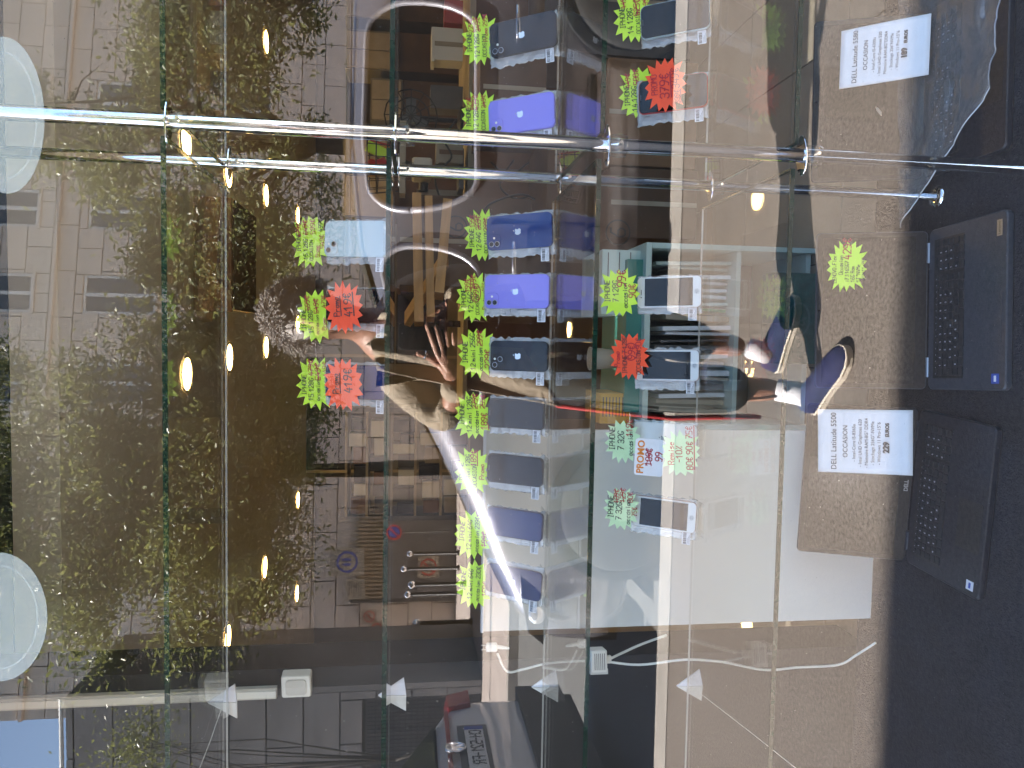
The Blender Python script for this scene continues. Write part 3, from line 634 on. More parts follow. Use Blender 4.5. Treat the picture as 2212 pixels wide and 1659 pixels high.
# ------------------------------------------------------------------ white board, cables, adapter
def ibox(name, m, px0, px1, py0, py1, f, depth, parent=None, gap=0):
    a = W(px0, (py0+py1)/2, f=f); b = W(px1, (py0+py1)/2, f=f); mid = (px0+px1)/2
    x1 = W(mid, py0, f=f).x; x0 = W(mid, py1, f=f).x
    return MB().bx(x0, x1, f-DG, f-DG+depth, b.z, a.z).build(name, m, parent)
bd = thing('display_board', 'tall plain off white board standing behind the left phones', 'board')
xr_, xl_ = W(1400, 929, f=1.765).x, W(1400, 1352, f=1.765).x
zt = W(1048, 1100, f=1.765).z
MB().bx(xl_, xr_, .665, .677, PLAT, zt).build('panel', 'board', bd)
MB().bx(xl_-.002, xr_+.002, 0.661, .681, zt, zt+.006).build('top_edge', 'paper', bd)
# cables hanging behind the shelf end
def tubeth(name, pts, r, m, label, cat, f=None):
    P = [W(a, b, f=c) for a, b, c in pts]
    # smooth through the points
    Q = []
    for i in range(len(P)-1):
        p0, p1, p2, p3 = P[max(i-1, 0)], P[i], P[i+1], P[min(i+2, len(P)-1)]
        for k in range(6):
            u = k/6; Q.append(.5*((2*p1)+(p2-p0)*u+(2*p0-5*p1+4*p2-p3)*u*u+(3*p1-p0-3*p2+p3)*u**3))
    Q.append(P[-1]); o = MB().tube(Q, r, 8).build(name, m, None, True)
    return tag(o, label, cat)
plg = thing('power_plug', 'white plug with a short lead hanging beside the white board', 'plug', frame(W(1062, 1398, f=1.66)))
MB().prism(rrect(.018, .026, .004), -.006, .006, .002).build('shell', 'white_plastic', plg)
MB().tube([(0, -.012, 0), (-.002, -.026, 0), (-.004, -.04, 0)], [.005, .004, .0025], 8).build('strain_relief', 'white_plastic', plg)
MB().bx(-.006, -.004, .012, .024, -.001, .001).bx(.004, .006, .012, .024, -.001, .001).build('prongs', 'hinge', plg)
tubeth('power_cable', [(1075, 1412, 1.66), (1095, 1450, 1.67), (1130, 1446, 1.68), (1190, 1432, 1.68), (1290, 1428, 1.66), (1380, 1436, 1.64), (1480, 1425, 1.62), (1560, 1430, 1.62), (1650, 1447, 1.63), (1720, 1442, 1.64), (1810, 1436, 1.64), (1850, 1415, 1.63), (1892, 1388, 1.61)], .0026, 'cable_white', 'long white cable trailing down from the plug to the platform', 'cable')
ad = thing('power_adapter', 'white slotted power adapter on the left of the third shelf', 'adapter', frame(W(1290, 1425, f=1.66), 0, rad(10)))
MB().prism(rrect(.050, .038, .004), -.02, .02, .003).build('shell', 'white_plastic', ad)
sl_ = MB()
for k in range(6): sl_.bx(-.018, .018, -.013+k*.0045, -.0115+k*.0045, .0201, .0208)
sl_.build('vent_slots', 'painted_steel', ad)
MB().bx(-.008, .008, -.032, -.019, -.006, .006).build('socket_end', 'white_plastic', ad)
MB().bx(-.028, -.016, -.020, .020, -.019, .019).build('end_cap', 'trunking', ad)
tubeth('adapter_lead', [(1320, 1422, 1.68), (1345, 1410, 1.7), (1385, 1392, 1.72), (1440, 1372, 1.74)], .003, 'cable_white', 'short cream lead running from the adapter towards the white board', 'cable')

# ------------------------------------------------------------------ laptops
def laptop(cx, f0, f1, w, d, label, yaw=0, body='laptop', lid=.240, lid_lean=17, z=PLAT, logo=None, sticker=None, hinge_light=False, num=True):
    "hinge at distance f1, front edge at f0"
    o0 = Vector((cx, f1-DG, z)); mx = Matrix.Translation(o0) @ Matrix.Rotation(rad(yaw), 4, 'Z')
    t = thing('laptop', label, 'laptop', mx, 'open used laptops on the platform')
    b = MB().prism(rrect(w, d, .012, 4, 0, -d/2), .004, .020, .003).build('base', body, t)
    MB().bx(-w/2+.025, w/2-.025, -.110, -.018, .0185, .0202).build('keyboard_well', 'bezel', t)
    tp = MB().prism(rrect(.105, .068, .004, 3, -.035, -d+.045), .0201, .0206).build('touchpad', 'bezel' if body == 'laptop' else body, t)
    # keys: six rows, numeric block on the right
    kw, kd = .0182, .0150; rows = [('', 16, .0100), ('1234567890-=', 13, kd), ('AZERTYUIOP', 13, kd), ('QSDFGHJKLM', 13, kd), ('WXCVBN', 12, kd), ('', 9, kd)]
    leg = MB(); y = -.0245
    ms = {}
    def keyo(x, y, w_, d_):
        k = (round(w_, 4), round(d_, 4))
        if k not in ms: ms[k] = MB().prism(rrect(w_-.0026, d_-.0024, .0016, 1), .0203, .0224, .0005).mesh('key', 'key')
        o = link('key', ms[k], t); o.location = (x, y, 0)
    x00 = -w/2+.030; tot = w-.060; nb = .075 if num else 0
    for ri, (txt, n, dd) in enumerate(rows):
        ww = (tot-nb)/n; x = x00
        if ri == 5: widths = [1, 1, 1, 4.2, 1, 1, 1, 1]; sc_ = (tot-nb)/sum(widths); widths = [q*sc_ for q in widths]
        else: widths = [ww]*n
        for i, q in enumerate(widths):
            keyo(x+q/2, y-dd/2, q, dd)
            ch = txt[i-1] if txt and 0 < i <= len(txt) else ('-' if ri == 0 else '')
            if ch: strokes(leg, ch, x+q*.3, y-dd*.62, .0042, .16, .0, z=.0226)
            x += q
        if num:
            for i in range(4):
                q = nb/4; keyo(x+.006+q*(i+.5)*.95, y-dd/2, q*.95, dd)
                ch = {1: '789', 2: '456', 3: '123', 4: '0.'}.get(ri-0, '')
                if i < len(ch): strokes(leg, ch[i], x+.006+q*(i+.3)*.95, y-dd*.62, .0042, .16, 0, z=.0226)
        y -= dd+.0006
    leg.build('key_lettering', 'paper', t)
    lx = Matrix.Translation((0, .004, .020)) @ Matrix.Rotation(rad(90-lid_lean), 4, 'X')
    ld = MB().prism(rrect(w, lid, .010, 4, 0, lid/2), -.006, 0, .0015).build('lid', body, t, mx=lx)
    MB().prism(rrect(w-.006, lid-.006, .008, 4, 0, lid/2), .0001, .0008).build('bezel', 'bezel', ld)
    MB().bx(-w/2+.012, w/2-.012, .026, lid-.014, .0009, .0014).build('screen', 'laptop_screen', ld)
    for s in (-1, 1):
        MB().tube([(s*w*.36-.022, .003, .017), (s*w*.36+.022, .003, .017)], .006, 10).build('hinge', 'hinge' if hinge_light else body, t)
    MB().bx(-.002, .002, lid-.009, lid-.006, .0009, .0013).build('webcam', 'lens', ld)
    if logo == 'DELL': type_text('DELL', .012, 'hinge', ld, 0, .008, .0012, bold=.0004, name='brand_lettering')
    if logo == 'Lenovo':
        s = MB().bx(w/2-.050, w/2-.018, -d+.012, -d+.026, .0201, .0206).build('brand_label', 'hinge', t)
        type_text('Lenovo', .009, 'ink_black', t, w/2-.034, -d+.0165, .0209, name='brand_lettering')
    if sticker:
        s = MB().bx(-w/2+.014, -w/2+.034, -d+.016, -d+.036, .0201, .0206).build('sticker', sticker, t)
        MB().bx(-w/2+.018, -w/2+.030, -d+.023, -d+.029, .0207, .0209).build('sticker_print', 'paper' if sticker == 'sign_blue' else 'sign_blue', t)
    return t
c2 = (W(2007, 497, z=PLAT+.02)+W(2007, 843, z=PLAT+.02))/2
laptop(c2.x, 1.36, 1.575, .358, .225, 'slim grey laptop with pale hinges standing open in the middle', yaw=3, body='laptop_grey', logo='Lenovo', sticker='sign_blue', hinge_light=True)
c3 = (W(1985, 883, z=PLAT+.02)+W(1978, 1195, z=PLAT+.02))/2
laptop(c3.x-.015, 1.36, 1.60, .362, .230, 'black laptop with a DELL mark under the screen, leftmost of the three', yaw=-4, logo='DELL', sticker='paper', lid_lean=20)
c1 = (W(1962, 20, z=PLAT+.02)+W(1955, 430, z=PLAT+.02))/2
laptop(c1.x, 1.38, 1.62, .376, .240, 'black laptop under crumpled plastic wrap, rightmost of the three', yaw=2, lid_lean=20)
# spec sheets leaning on the outer laptops
def sheet(corners, f0, f1, lines, label, price):
    tl, bl_, br_, tr2 = corners   # upright: top-left, bottom-left, bottom-right, top-right as (px, py)
    P = [W(*tl, f=f1), W(*bl_, f=f0), W(*br_, f=f0), W(*tr2, f=f1)]
    c = sum(P, Vector())/4; ex = ((P[2]-P[1])+(P[3]-P[0])).normalized(); ey = ((P[0]-P[1])+(P[3]-P[2])).normalized()
    ez = ex.cross(ey).normalized(); ey = ez.cross(ex)
    w = ((P[2]-P[1]).length+(P[3]-P[0]).length)/2; h = ((P[0]-P[1]).length+(P[3]-P[2]).length)/2
    mx = Matrix((ex, ey, ez)).transposed().to_4x4(); mx.translation = c
    t = thing('spec_sheet', label, 'paper sign', mx, 'printed laptop spec sheets')
    vs = []; fs = []; n = 14
    for j in range(n+1):
        for i in range(n+1):
            x, y = (i/n-.5)*w, (j/n-.5)*h; vs.append((x, y, .0022*math.sin(x*30)*math.cos(y*18)))
    for j in range(n):
        for i in range(n): a = j*(n+1)+i; fs.append((a, a+1, a+n+2, a+n+1))
    o = MB().add(vs, fs).build('paper', 'paper', t, True); mo = o.modifiers.new('t', 'SOLIDIFY'); mo.thickness = .0003; mo.offset = -1
    type_text(lines[0], w*.112, 'ink_black', t, 0, h*.30, .003)
    type_text('OCCASION', w*.098, 'ink_black', t, 0, h*.18, .003)
    for i, s in enumerate(lines[1:]): type_text(s, w*.068, 'ink_black', t, -w*.02, h*(.095-.066*i), .003)
    type_text(price, w*.115, 'ink_black', t, -w*.08, h*-.255, .003, bold=.0009)
    type_text('EUROS', w*.07, 'ink_black', t, w*.19, h*-.255, .003, bold=.0005)
sheet(((1821-0, 155+12), (1997, 188), (2008, 62), (1821, 36)), 1.49, 1.60, ['DELL Latitude 5580', '- Intel-Core I5-6300u', '- Intel UHD Graphices 520', 'Mémoire RAM-8G°DDR4', '- Stockage 256°NVMe', "- Windows 11 Pro-15''6"], 'white printed sheet priced 189 EUROS on the rightmost laptop', '189')
sheet(((1767, 1023), (1972, 1023), (1972, 886), (1767, 884)), 1.50, 1.60, ['DELL Latitude 5500', '- Intel-Core I5-8365u', '- Intel UHD Graphices 620', '- Mémoire RAM-8G° DDR4', '- Stockage 256G°-NVMe', "- Windows 11 Pro-15''6"], 'white printed sheet priced 229 EUROS on the leftmost laptop', '229')
# crumpled plastic wrap over the right laptop
nx, ny = 46, 40; vs = []; fs = []
A, Bq, Cq, Dq = W(1952, -40, f=1.60), W(1950, 492, f=1.585), W(2148, 190, f=1.36), W(2190, -120, f=1.30)
for j in range(ny+1):
    for i in range(nx+1):
        u, v = i/nx, j/ny; e = .007*noise.noise(Vector((u*5, v*5, 3)))
        p = A*(1-u)*(1-v)+Bq*u*(1-v)+Cq*u*v+Dq*(1-u)*v
        k = abs(noise.noise(Vector((u*3.1+7, v*3.4, 1))))+.5*abs(noise.noise(Vector((u*8+2, v*7, 5))))
        p = p+Vector((e*.5, e*.3, .014*k**.6+.005)); vs.append(tuple(p))
for j in range(ny):
    for i in range(nx): a = j*(nx+1)+i; fs.append((a, a+1, a+nx+2, a+nx+1))
o = MB().add(vs, fs).build('plastic_wrap', 'wrap'); tag(o, 'crumpled clear plastic wrap lying over the rightmost laptop keyboard', 'plastic sheet')
mo = o.modifiers.new('t', 'SOLIDIFY'); mo.thickness = .0006
e = MB(); e.tube([tuple(Vector(vs[j*(nx+1)+nx])) for j in range(ny+1)], .0014, 6); e.build('rolled_hem', 'hinge', o)
e = MB(); e.tube([tuple(Vector(vs[ny*(nx+1)+i])) for i in range(nx+1)], .0014, 6); e.build('rolled_hem', 'hinge', o)
# fallen scrap on the platform glass
p = W(1898, 240, f=1.595)
o = MB().prism([(.012, 0), (.004, .003), (-.010, .002), (-.012, 0), (-.006, -.003), (.006, -.003)], 0, .0008).build('paper_scrap', 'beige'); o.matrix_world = frame(p, rad(20), 0, rad(35)); tag(o, 'tiny cream scrap stuck on the screen of the rightmost laptop', 'scrap')

# ------------------------------------------------------------------ inside of the shop
def crate(px0, px1, py0, py1, f, depth, m, label, cat='box', tape=True, grp='boxes stored in the shop', rz=0):
    t = thing('cardboard_box' if m.startswith('kraft') else 'storage_box', label, cat, None, grp)
    ibox('carton', m, px0, px1, py0, py1, f, depth, t)
    if tape:
        mid = (py0+py1)/2; ibox('tape_strip', 'beige' if m != 'beige' else 'kraft', px0-1, px1, mid-5, mid+5, f-.002, .0015, t)
        a = W(px0, py0, f=f); ibox('lid_edge', m, px0-3, px0+4, py0-2, py1+2, f-.004, depth+.008, t)
    return t
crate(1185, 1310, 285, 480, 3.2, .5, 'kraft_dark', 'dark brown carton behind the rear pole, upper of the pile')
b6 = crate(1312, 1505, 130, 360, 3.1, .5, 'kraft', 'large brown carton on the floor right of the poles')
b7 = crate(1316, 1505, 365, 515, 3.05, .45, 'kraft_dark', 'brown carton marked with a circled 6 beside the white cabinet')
q = MB(); p = W(1335, 500, f=3.03)
strokes(q, '6', -.02, -.03, .06, .12, 0, z=0)
for a in range(24): line_(q, -.004+.05*math.cos(a*.262), .05*math.sin(a*.262), -.004+.05*math.cos(a*.262+.28), .05*math.sin(a*.262+.28), .006)
q.build('printed_mark', 'black', b7, mx=frame(p))
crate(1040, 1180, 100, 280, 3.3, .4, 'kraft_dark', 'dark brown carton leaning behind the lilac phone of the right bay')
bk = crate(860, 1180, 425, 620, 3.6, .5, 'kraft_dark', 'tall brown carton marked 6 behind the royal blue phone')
q = MB(); p = W(985, 488, f=3.59)
strokes(q, '6', -.02, -.03, .06, .12, 0, z=0)
for a in range(24): line_(q, -.004+.05*math.cos(a*.262), .05*math.sin(a*.262), -.004+.05*math.cos(a*.262+.28), .05*math.sin(a*.262+.28), .006)
q.build('printed_mark', 'black', bk, mx=frame(p))
crate(1180, 1500, -120, 120, 3.5, .5, 'grey_box', 'big grey carton at the far right edge of the shop floor')
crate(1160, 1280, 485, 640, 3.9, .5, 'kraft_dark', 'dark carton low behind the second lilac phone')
# workbench with clutter
wbz = W(1010, 300, f=3.9).z
wb = thing('workbench', 'cluttered repair workbench behind the right half of the shelves', 'workbench')
x0, x1 = W(1000, 560, f=3.9).x, W(1000, -250, f=3.9).x
MB().bx(x0, x1, 2.75, 3.6, wbz-.03, wbz).build('top', 'beige', wb)
for sx in (x0+.04, x1-.04):
    for sy in (2.8, 3.55): MB().bx(sx-.025, sx+.025, sy-.025, sy+.025, 0.005, wbz-.03).build('leg', 'painted_steel', wb)
mc = thing('microscope', 'grey repair microscope with black eyepiece on the workbench', 'microscope', Matrix.Translation(W(1000, 372, f=3.95)))
MB().bx(-.10, .10, -.08, .10, 0, .025).build('stage', 'grey_box', mc)
MB().tube([(0, .07, .02), (0, .07, .28)], .015, 10).build('column', 'hinge', mc)
MB().prism(rrect(.10, .16, .02, 4), .16, .26, .01).build('head', 'white_plastic', mc)
MB().tube([(0, -.03, .26), (0, -.10, .36)], [.035, .025], 12).build('eyepiece', 'black', mc)
MB().tube([(-.06, .02, .2), (-.10, .02, .2)], .025, 12).build('focus_knob', 'black', mc)
fan = thing('desk_fan', 'small dark desk fan with wire guard on the bench', 'fan', Matrix.Translation(W(1000, 262, f=3.9)))
g = MB()
for rr_ in (.05, .09, .13): g.tube([(rr_*math.cos(a*.393), -.04, .26+rr_*math.sin(a*.393)) for a in range(17)], .0035, 5)
for a in range(12): g.tube([(0, -.05, .26), (.13*math.cos(a*.524), -.04, .26+.13*math.sin(a*.524))], .0025, 4)
g.build('guard', 'black', fan)
MB().lathe([(.07, 0), (.07, .015), (.02, .03)], 16).build('base', 'black', fan); MB().tube([(0, 0, .03), (0, 0, .26)], .012, 8).build('stem', 'black', fan)
for a in range(3): MB().box((.05, 0, 0), (.08, .006, .05)).build('blade', 'painted_steel', fan, mx=Matrix.Translation((0, -.02, .26)) @ Matrix.Rotation(a*2.09, 4, 'Y'))
for i, (px0, px1, py0, py1, f, m, lb) in enumerate(((935, 1000, 60, 130, 4.0, 'white_plastic', 'white tool box on the bench right of the fan'), (945, 1000, 305, 352, 3.85, 'beige', 'cream parts box beside the microscope'), (900, 1000, 410, 440, 4.0, 'beige', 'pale note box propped on the bench left of the microscope'), (960, 1000, 0, 50, 4.0, 'red_plastic', 'dark red parts tray at the end of the bench'), (930, 1000, 185, 235, 4.1, 'grey_box', 'grey charger brick box under the wall panels'))):
    crate(px0, px1, py0, py1, f, .12, m, lb, 'box', tape=(i < 2), grp='small boxes on the workbench')
for k, (pts, lb) in enumerate(((((1060, 350, 3.7), (1100, 380, 3.7), (1150, 350, 3.7), (1170, 400, 3.7), (1120, 430, 3.7), (1080, 400, 3.7), (1110, 345, 3.7)), 'loop of black cable hanging below the bench behind the rear pole'),
                  (((985, 260, 3.8), (960, 300, 3.8), (975, 340, 3.8), (940, 380, 3.8), (955, 440, 3.8)), 'thin black cable draped across the bench'), (((1040, 470, 3.5), (1060, 440, 3.5), (1130, 420, 3.5), (1180, 450, 3.5)), 'black cable hanging in front of the tall carton'))):
    tubeth('black_cable', pts, .005, 'cable_black', lb, 'cable')
# wall cupboards and panels on the back wall, right
for i, (px0, px1, py0, py1, lb) in enumerate(((745, 862, -60, 40, 'rightmost cream wall cupboard'), (745, 862, 66, 150, 'cream wall cupboard with open space below it, next to the right'), (800, 870, 170, 262, 'low cream wall cupboard above the fan'), (740, 840, 290, 470, 'wide beige wall cupboard behind the chrome poles'))):
    t = thing('wall_cupboard', lb, 'cupboard', None, 'wall cupboards at the back of the shop'); f = 5.4
    ibox('carcass', 'shop_wall', px0, px1, py0, py1, f, .3, t)
    m_ = (py0+py1)/2
    ibox('door', 'beige', px0+4, px1-4, py0+4, m_-1, f-.02, .018, t); ibox('door', 'beige', px0+4, px1-4, m_+1, py1-4, f-.02, .018, t)
    ibox('handle', 'hinge', px1-20, px1-8, m_-6, m_-4, f-.03, .012, t); ibox('handle', 'hinge', px1-20, px1-8, m_+4, m_+6, f-.03, .012, t)
    MB().bx(*[(W(px1, py1, f=f).x), (W(px1, py0, f=f).x)], f-DG+.03, f-DG+.28, 0.005, W(px1, m_, f=f).z-.002).build('lower_carcass', 'kraft_dark', t)
# basket with red and yellow packets
bs = thing('basket', 'wire basket of red and yellow packets above the workbench', 'basket', Matrix.Translation(W(862, 352, f=3.6)))
g = MB()
for zz in (0, .05, .10, .14): g.tube([(.13*math.cos(a*.393)*(1+zz), .10*math.sin(a*.393)*(1+zz), zz) for a in range(17)], .003, 5)
for a in range(16): g.tube([(.13*math.cos(a*.393), .10*math.sin(a*.393), 0), (.148*math.cos(a*.393), .114*math.sin(a*.393), .14)], .0025, 4)
g.build('wire_frame', 'black', bs)
for k in range(7):
    o = MB().box((0, 0, 0), (.05, .012, .10)).build('packet', random.choice(('red_plastic', 'yellow', 'red_plastic', 'lime')), bs); o.location = (random.uniform(-.08, .08), random.uniform(-.05, .05), .10); o.rotation_euler = (random.uniform(-.4, .4), random.uniform(-.6, .6), random.uniform(-1, 1))
MB().bx(-.16, .16, -.12, .16, -.03, -.004).build('tray', 'beige', bs); MB().bx(-.02, .02, .10, .14, -1.2, -.031).build('post', 'painted_steel', bs)
# planks
for i, (a, b, w_) in enumerate((((905, 700, 3.0), (900, 425, 3.1), .035), ((930, 690, 2.95), (925, 432, 3.05), .030), ((948, 640, 2.9), (966, 440, 3.0), .035), ((880, 690, 3.3), (962, 560, 3.1), .028))):
    p, q_ = W(*a[:2], f=a[2]), W(*b[:2], f=b[2]); d = q_-p; L = d.length; mxx = Matrix.Translation((p+q_)/2) @ d.to_track_quat('X', 'Z').to_matrix().to_4x4()
    o = MB().box((0, 0, 0), (L, .09, w_)).build('plank', 'pine', None, mx=mxx)
    tag(o, ['uppermost pine plank laid across behind the royal blue phone', 'second pine plank, just under the uppermost', 'short pine plank lowest in front of the carton', 'pine plank crossing the others at a slant'][i], 'plank', 'pine planks stored behind the shelves')
# hanging wood bulkhead
t = thing('hanging_bulkhead', 'brown wooden bulkhead hanging from the shop ceiling right of centre', 'bulkhead')
ibox('front_board', 'kraft', 418, 500, 425, 672, 4.2, .03, t); ibox('lower_board', 'kraft_dark', 480, 505, 430, 668, 4.25, .6, t)
# white cabinet with papers
cb = thing('paper_cabinet', 'white open cabinet stuffed with papers and green files in the middle', 'cabinet')
f = 2.3
zt_, zb_ = W(1392, 700, f=f).z, 0.006
xa, xb = W(1500, 928, f=f).x, W(1500, 527, f=f).x; yy = f-DG
MB().bx(xa, xb, yy, yy+.42, zt_-.018, zt_).build('top_board', 'cab_white', cb)
for x in (xa, xb-.016): MB().bx(x, x+.016, yy, yy+.42, zb_, zt_-.019).build('side_panel', 'cab_white', cb)
MB().bx(xa+.017, xb-.017, yy+.40, yy+.42, zb_, zt_-.019).build('rear_panel', 'painted_steel', cb)
MB().bx(xa+.017, xb-.017, yy+.01, yy+.399, .02, .036).build('shelf_board', 'cab_white', cb)
zm = zt_-.30
MB().bx(xa+.017, xb-.017, yy+.01, yy+.399, zm-.015, zm).build('shelf_board', 'cab_white', cb)
x = xa+.03; k = 0
while x < xb-.05:
    w_ = random.uniform(.006, .018); h_ = random.uniform(.19, .26); tl_ = random.uniform(-.12, .12)
    m = random.choice(('paper', 'paper', 'cab_white', 'beige', 'green_file', 'grey_box')) if x > (xa+xb)/2 else random.choice(('grey_box', 'paper', 'beige', 'grey_box'))
    o = MB().bx(-w_/2, w_/2, 0, .24, 0, h_).build('paper_file', m); o.matrix_world = Matrix.Translation((x, yy+.03+random.uniform(0, .05), zm+.002)) @ Matrix.Rotation(tl_*.5, 4, 'Y')
    tag(o, '%s file standing upright in the %s half of the white cabinet' % ({'paper': 'white', 'cab_white': 'off white', 'beige': 'cream', 'green_file': 'green', 'grey_box': 'grey'}[m], 'right' if x > (xa+xb)/2 else 'left'), 'file', '%s files in the %s half of the cabinet' % ({'paper': 'white', 'cab_white': 'off white', 'beige': 'cream', 'green_file': 'green', 'grey_box': 'grey'}[m], 'right' if x > (xa+xb)/2 else 'left')); x += w_+.012; k += 1
for k in range(5):
    o = MB().box((0, 0, 0), (.21, .29, .008)).build('paper_pile', ('paper', 'teal', 'paper', 'cab_white', 'teal')[k])
    o.location = (xa+.16+.02*random.random(), yy+.20, zt_+.006+k*.009); o.rotation_euler = (0, 0, random.uniform(-.1, .1)); tag(o, ['lowest white sheaf of papers on the cabinet top', 'lower teal folder in the pile on the cabinet top', 'white sheaf between two teal folders on the cabinet', 'off white sheaf under the top teal folder', 'topmost teal folder of the pile on the cabinet'][k], 'papers', 'papers on the cabinet top')
tb = crate(1300, 1390, 540, 680, 2.36, .28, 'cab_white', 'white ruled ledger box standing on the right of the cabinet', tape=False)
for k in range(3): ibox('ruled_line', 'painted_steel', 1312+k*24, 1314+k*24, 545, 675, 2.359, .001, tb)
crate(1352, 1391, 560, 890, 2.33, .30, 'teal', 'flat teal carton lying on the cabinet top', tape=False)
yb_ = crate(1296, 1360, 850, 915, 2.34, .2, 'yellow', 'yellow printed folder box on the left of the cabinet top', tape=False)
for k in range(8): ibox('print_line', 'painted_steel', 1302+k*7, 1304+k*7, 858, 900, 2.339, .001, yb_)
cu = thing('paper_cup', 'beige paper cup lying on the cabinet top', 'cup', frame(W(1305, 775, f=2.35), 0)); MB().lathe([(.028, -.045), (.036, .045), (.033, .045), (.026, -.04)], 20).build('cup_wall', 'beige', cu, True, mx=Matrix.Rotation(rad(-90), 4, 'X')); MB().lathe([(.037, .043), (.037, .048)], 20).build('rim', 'white_plastic', cu, mx=Matrix.Rotation(rad(-90), 4, 'X'))
# dark green box low in front of the cabinet
gb = thing('green_display_box', 'dark green box printed ACCES standing on the tiles before the cabinet', 'box')
ibox('carton', 'mat_green', 1672, 1800, 590, 786, 2.18, .08, gb)
type_text('ACCES', .05, 'mat_print', gb, 0, 0, 0, mx=frame(W(1782, 690, f=2.178)))
q = MB(); p = W(1725, 690, f=2.178)
for a in range(18): line_(q, .05*math.cos(a*.35), .035*math.sin(a*.35), .05*math.cos(a*.35+.36), .035*math.sin(a*.35+.36), .007, 0)
strokes(q, '&', -.018, -.02, .04, .14, 0); q.build('printed_mark', 'mat_print', gb, mx=frame(p))
# back left: shelving with boxed accessories
rk = thing('stock_rack', 'tall rack full of small boxed accessories at the back left', 'rack'); f = 6.4
X0, X1 = W(850, 1120, f=f).x, W(850, 885, f=f).x; Zs_ = [W(p_, 1000, f=f).z for p_ in (1010, 950, 895, 840, 790, 745)]
for x in (X0, X1): MB().bx(x-.02, x+.02, f-DG, f-DG+.4, 0.006, Zs_[-1]+.05).build('upright', 'painted_steel', rk)
for z in Zs_: MB().bx(X0+.021, X1-.021, f-DG, f-DG+.4, z-.02, z).build('shelf_board', 'beige', rk)
n_ = 0
for rn, z, z2 in zip(('bottom', 'second', 'middle', 'fourth', 'top'), Zs_, Zs_[1:]):
    x = X0+.04
    while x < X1-.12:
        w_ = random.uniform(.06, .14); h_ = (z2-z)*random.uniform(.55, .85)
        m = random.choice(('grey_box', 'black', 'beige', 'black', 'paper', 'grey_box', 'kraft'))
        o = MB().bx(0, w_, 0, .2, 0, h_).build('accessory_box', m); o.location = (x, f-DG+.02, z+.002)
        tag(o, '%s accessory box %s on the '+rn+' board of the back left rack' if False else '%s accessory box on the '%({'grey_box': 'grey', 'black': 'black', 'beige': 'cream', 'paper': 'white', 'kraft': 'brown'}[m])+rn+' board of the back left rack', 'box', '%s accessory boxes on the rack' % {'grey_box': 'grey', 'black': 'black', 'beige': 'cream', 'paper': 'white', 'kraft': 'brown'}[m]); x += w_+random.uniform(.005, .03)
MB()
dr = thing('dark_doorway', 'black open doorway in the back wall left of centre', 'doorway')
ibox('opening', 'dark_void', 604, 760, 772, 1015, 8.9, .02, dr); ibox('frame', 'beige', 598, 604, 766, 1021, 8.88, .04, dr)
ibox('frame', 'beige', 604, 1000, 766, 772, 8.88, .04, dr); ibox('frame', 'beige', 604, 1000, 1015, 1021, 8.88, .04, dr)
ct = thing('sales_counter', 'brown sales counter with a glass front in the middle of the shop', 'counter')
ibox('front', 'kraft', 1010, 1420, 640, 905, 4.6, .5, ct); ibox('top', 'beige', 1000, 1009, 636, 909, 4.58, .55, ct); ibox('plinth', 'black', 1421, 1440, 645, 900, 4.62, .45, ct)
mn = thing('monitor', 'black monitor standing on the sales counter', 'monitor', Matrix.Translation(W(1000, 700, f=4.85)))
MB().bx(-.26, .26, -.01, .02, .10, .42).build('casing', 'black', mn); MB().bx(-.25, .25, -.014, -.011, .115, .41).build('screen', 'laptop_screen', mn); MB().bx(-.02, .02, .0, .03, .012, .10).build('neck', 'black', mn); MB().bx(-.11, .11, -.08, .09, 0, .011).build('foot', 'black', mn)
# ------------------------------------------------------------------ the street (seen in the window's reflection)
shell_box('pavement', 'pavement', -40, 40, -2.45, -.051, -.2, 0)
shell_box('kerb', 'kerb', -40, 40, -2.62, -2.452, -.2, .004)
shell_box('road', 'asphalt', -60, 60, -8.2, -2.622, -.3, -.12)
shell_box('kerb', 'kerb', -40, 40, -8.37, -8.202, -.2, .004)
shell_box('far_pavement', 'far_pavement', -40, 40, -21, -8.372, -.2, 0)
shell_box('ground', 'asphalt', -200, 200, -200, 200, -.5, -.32)

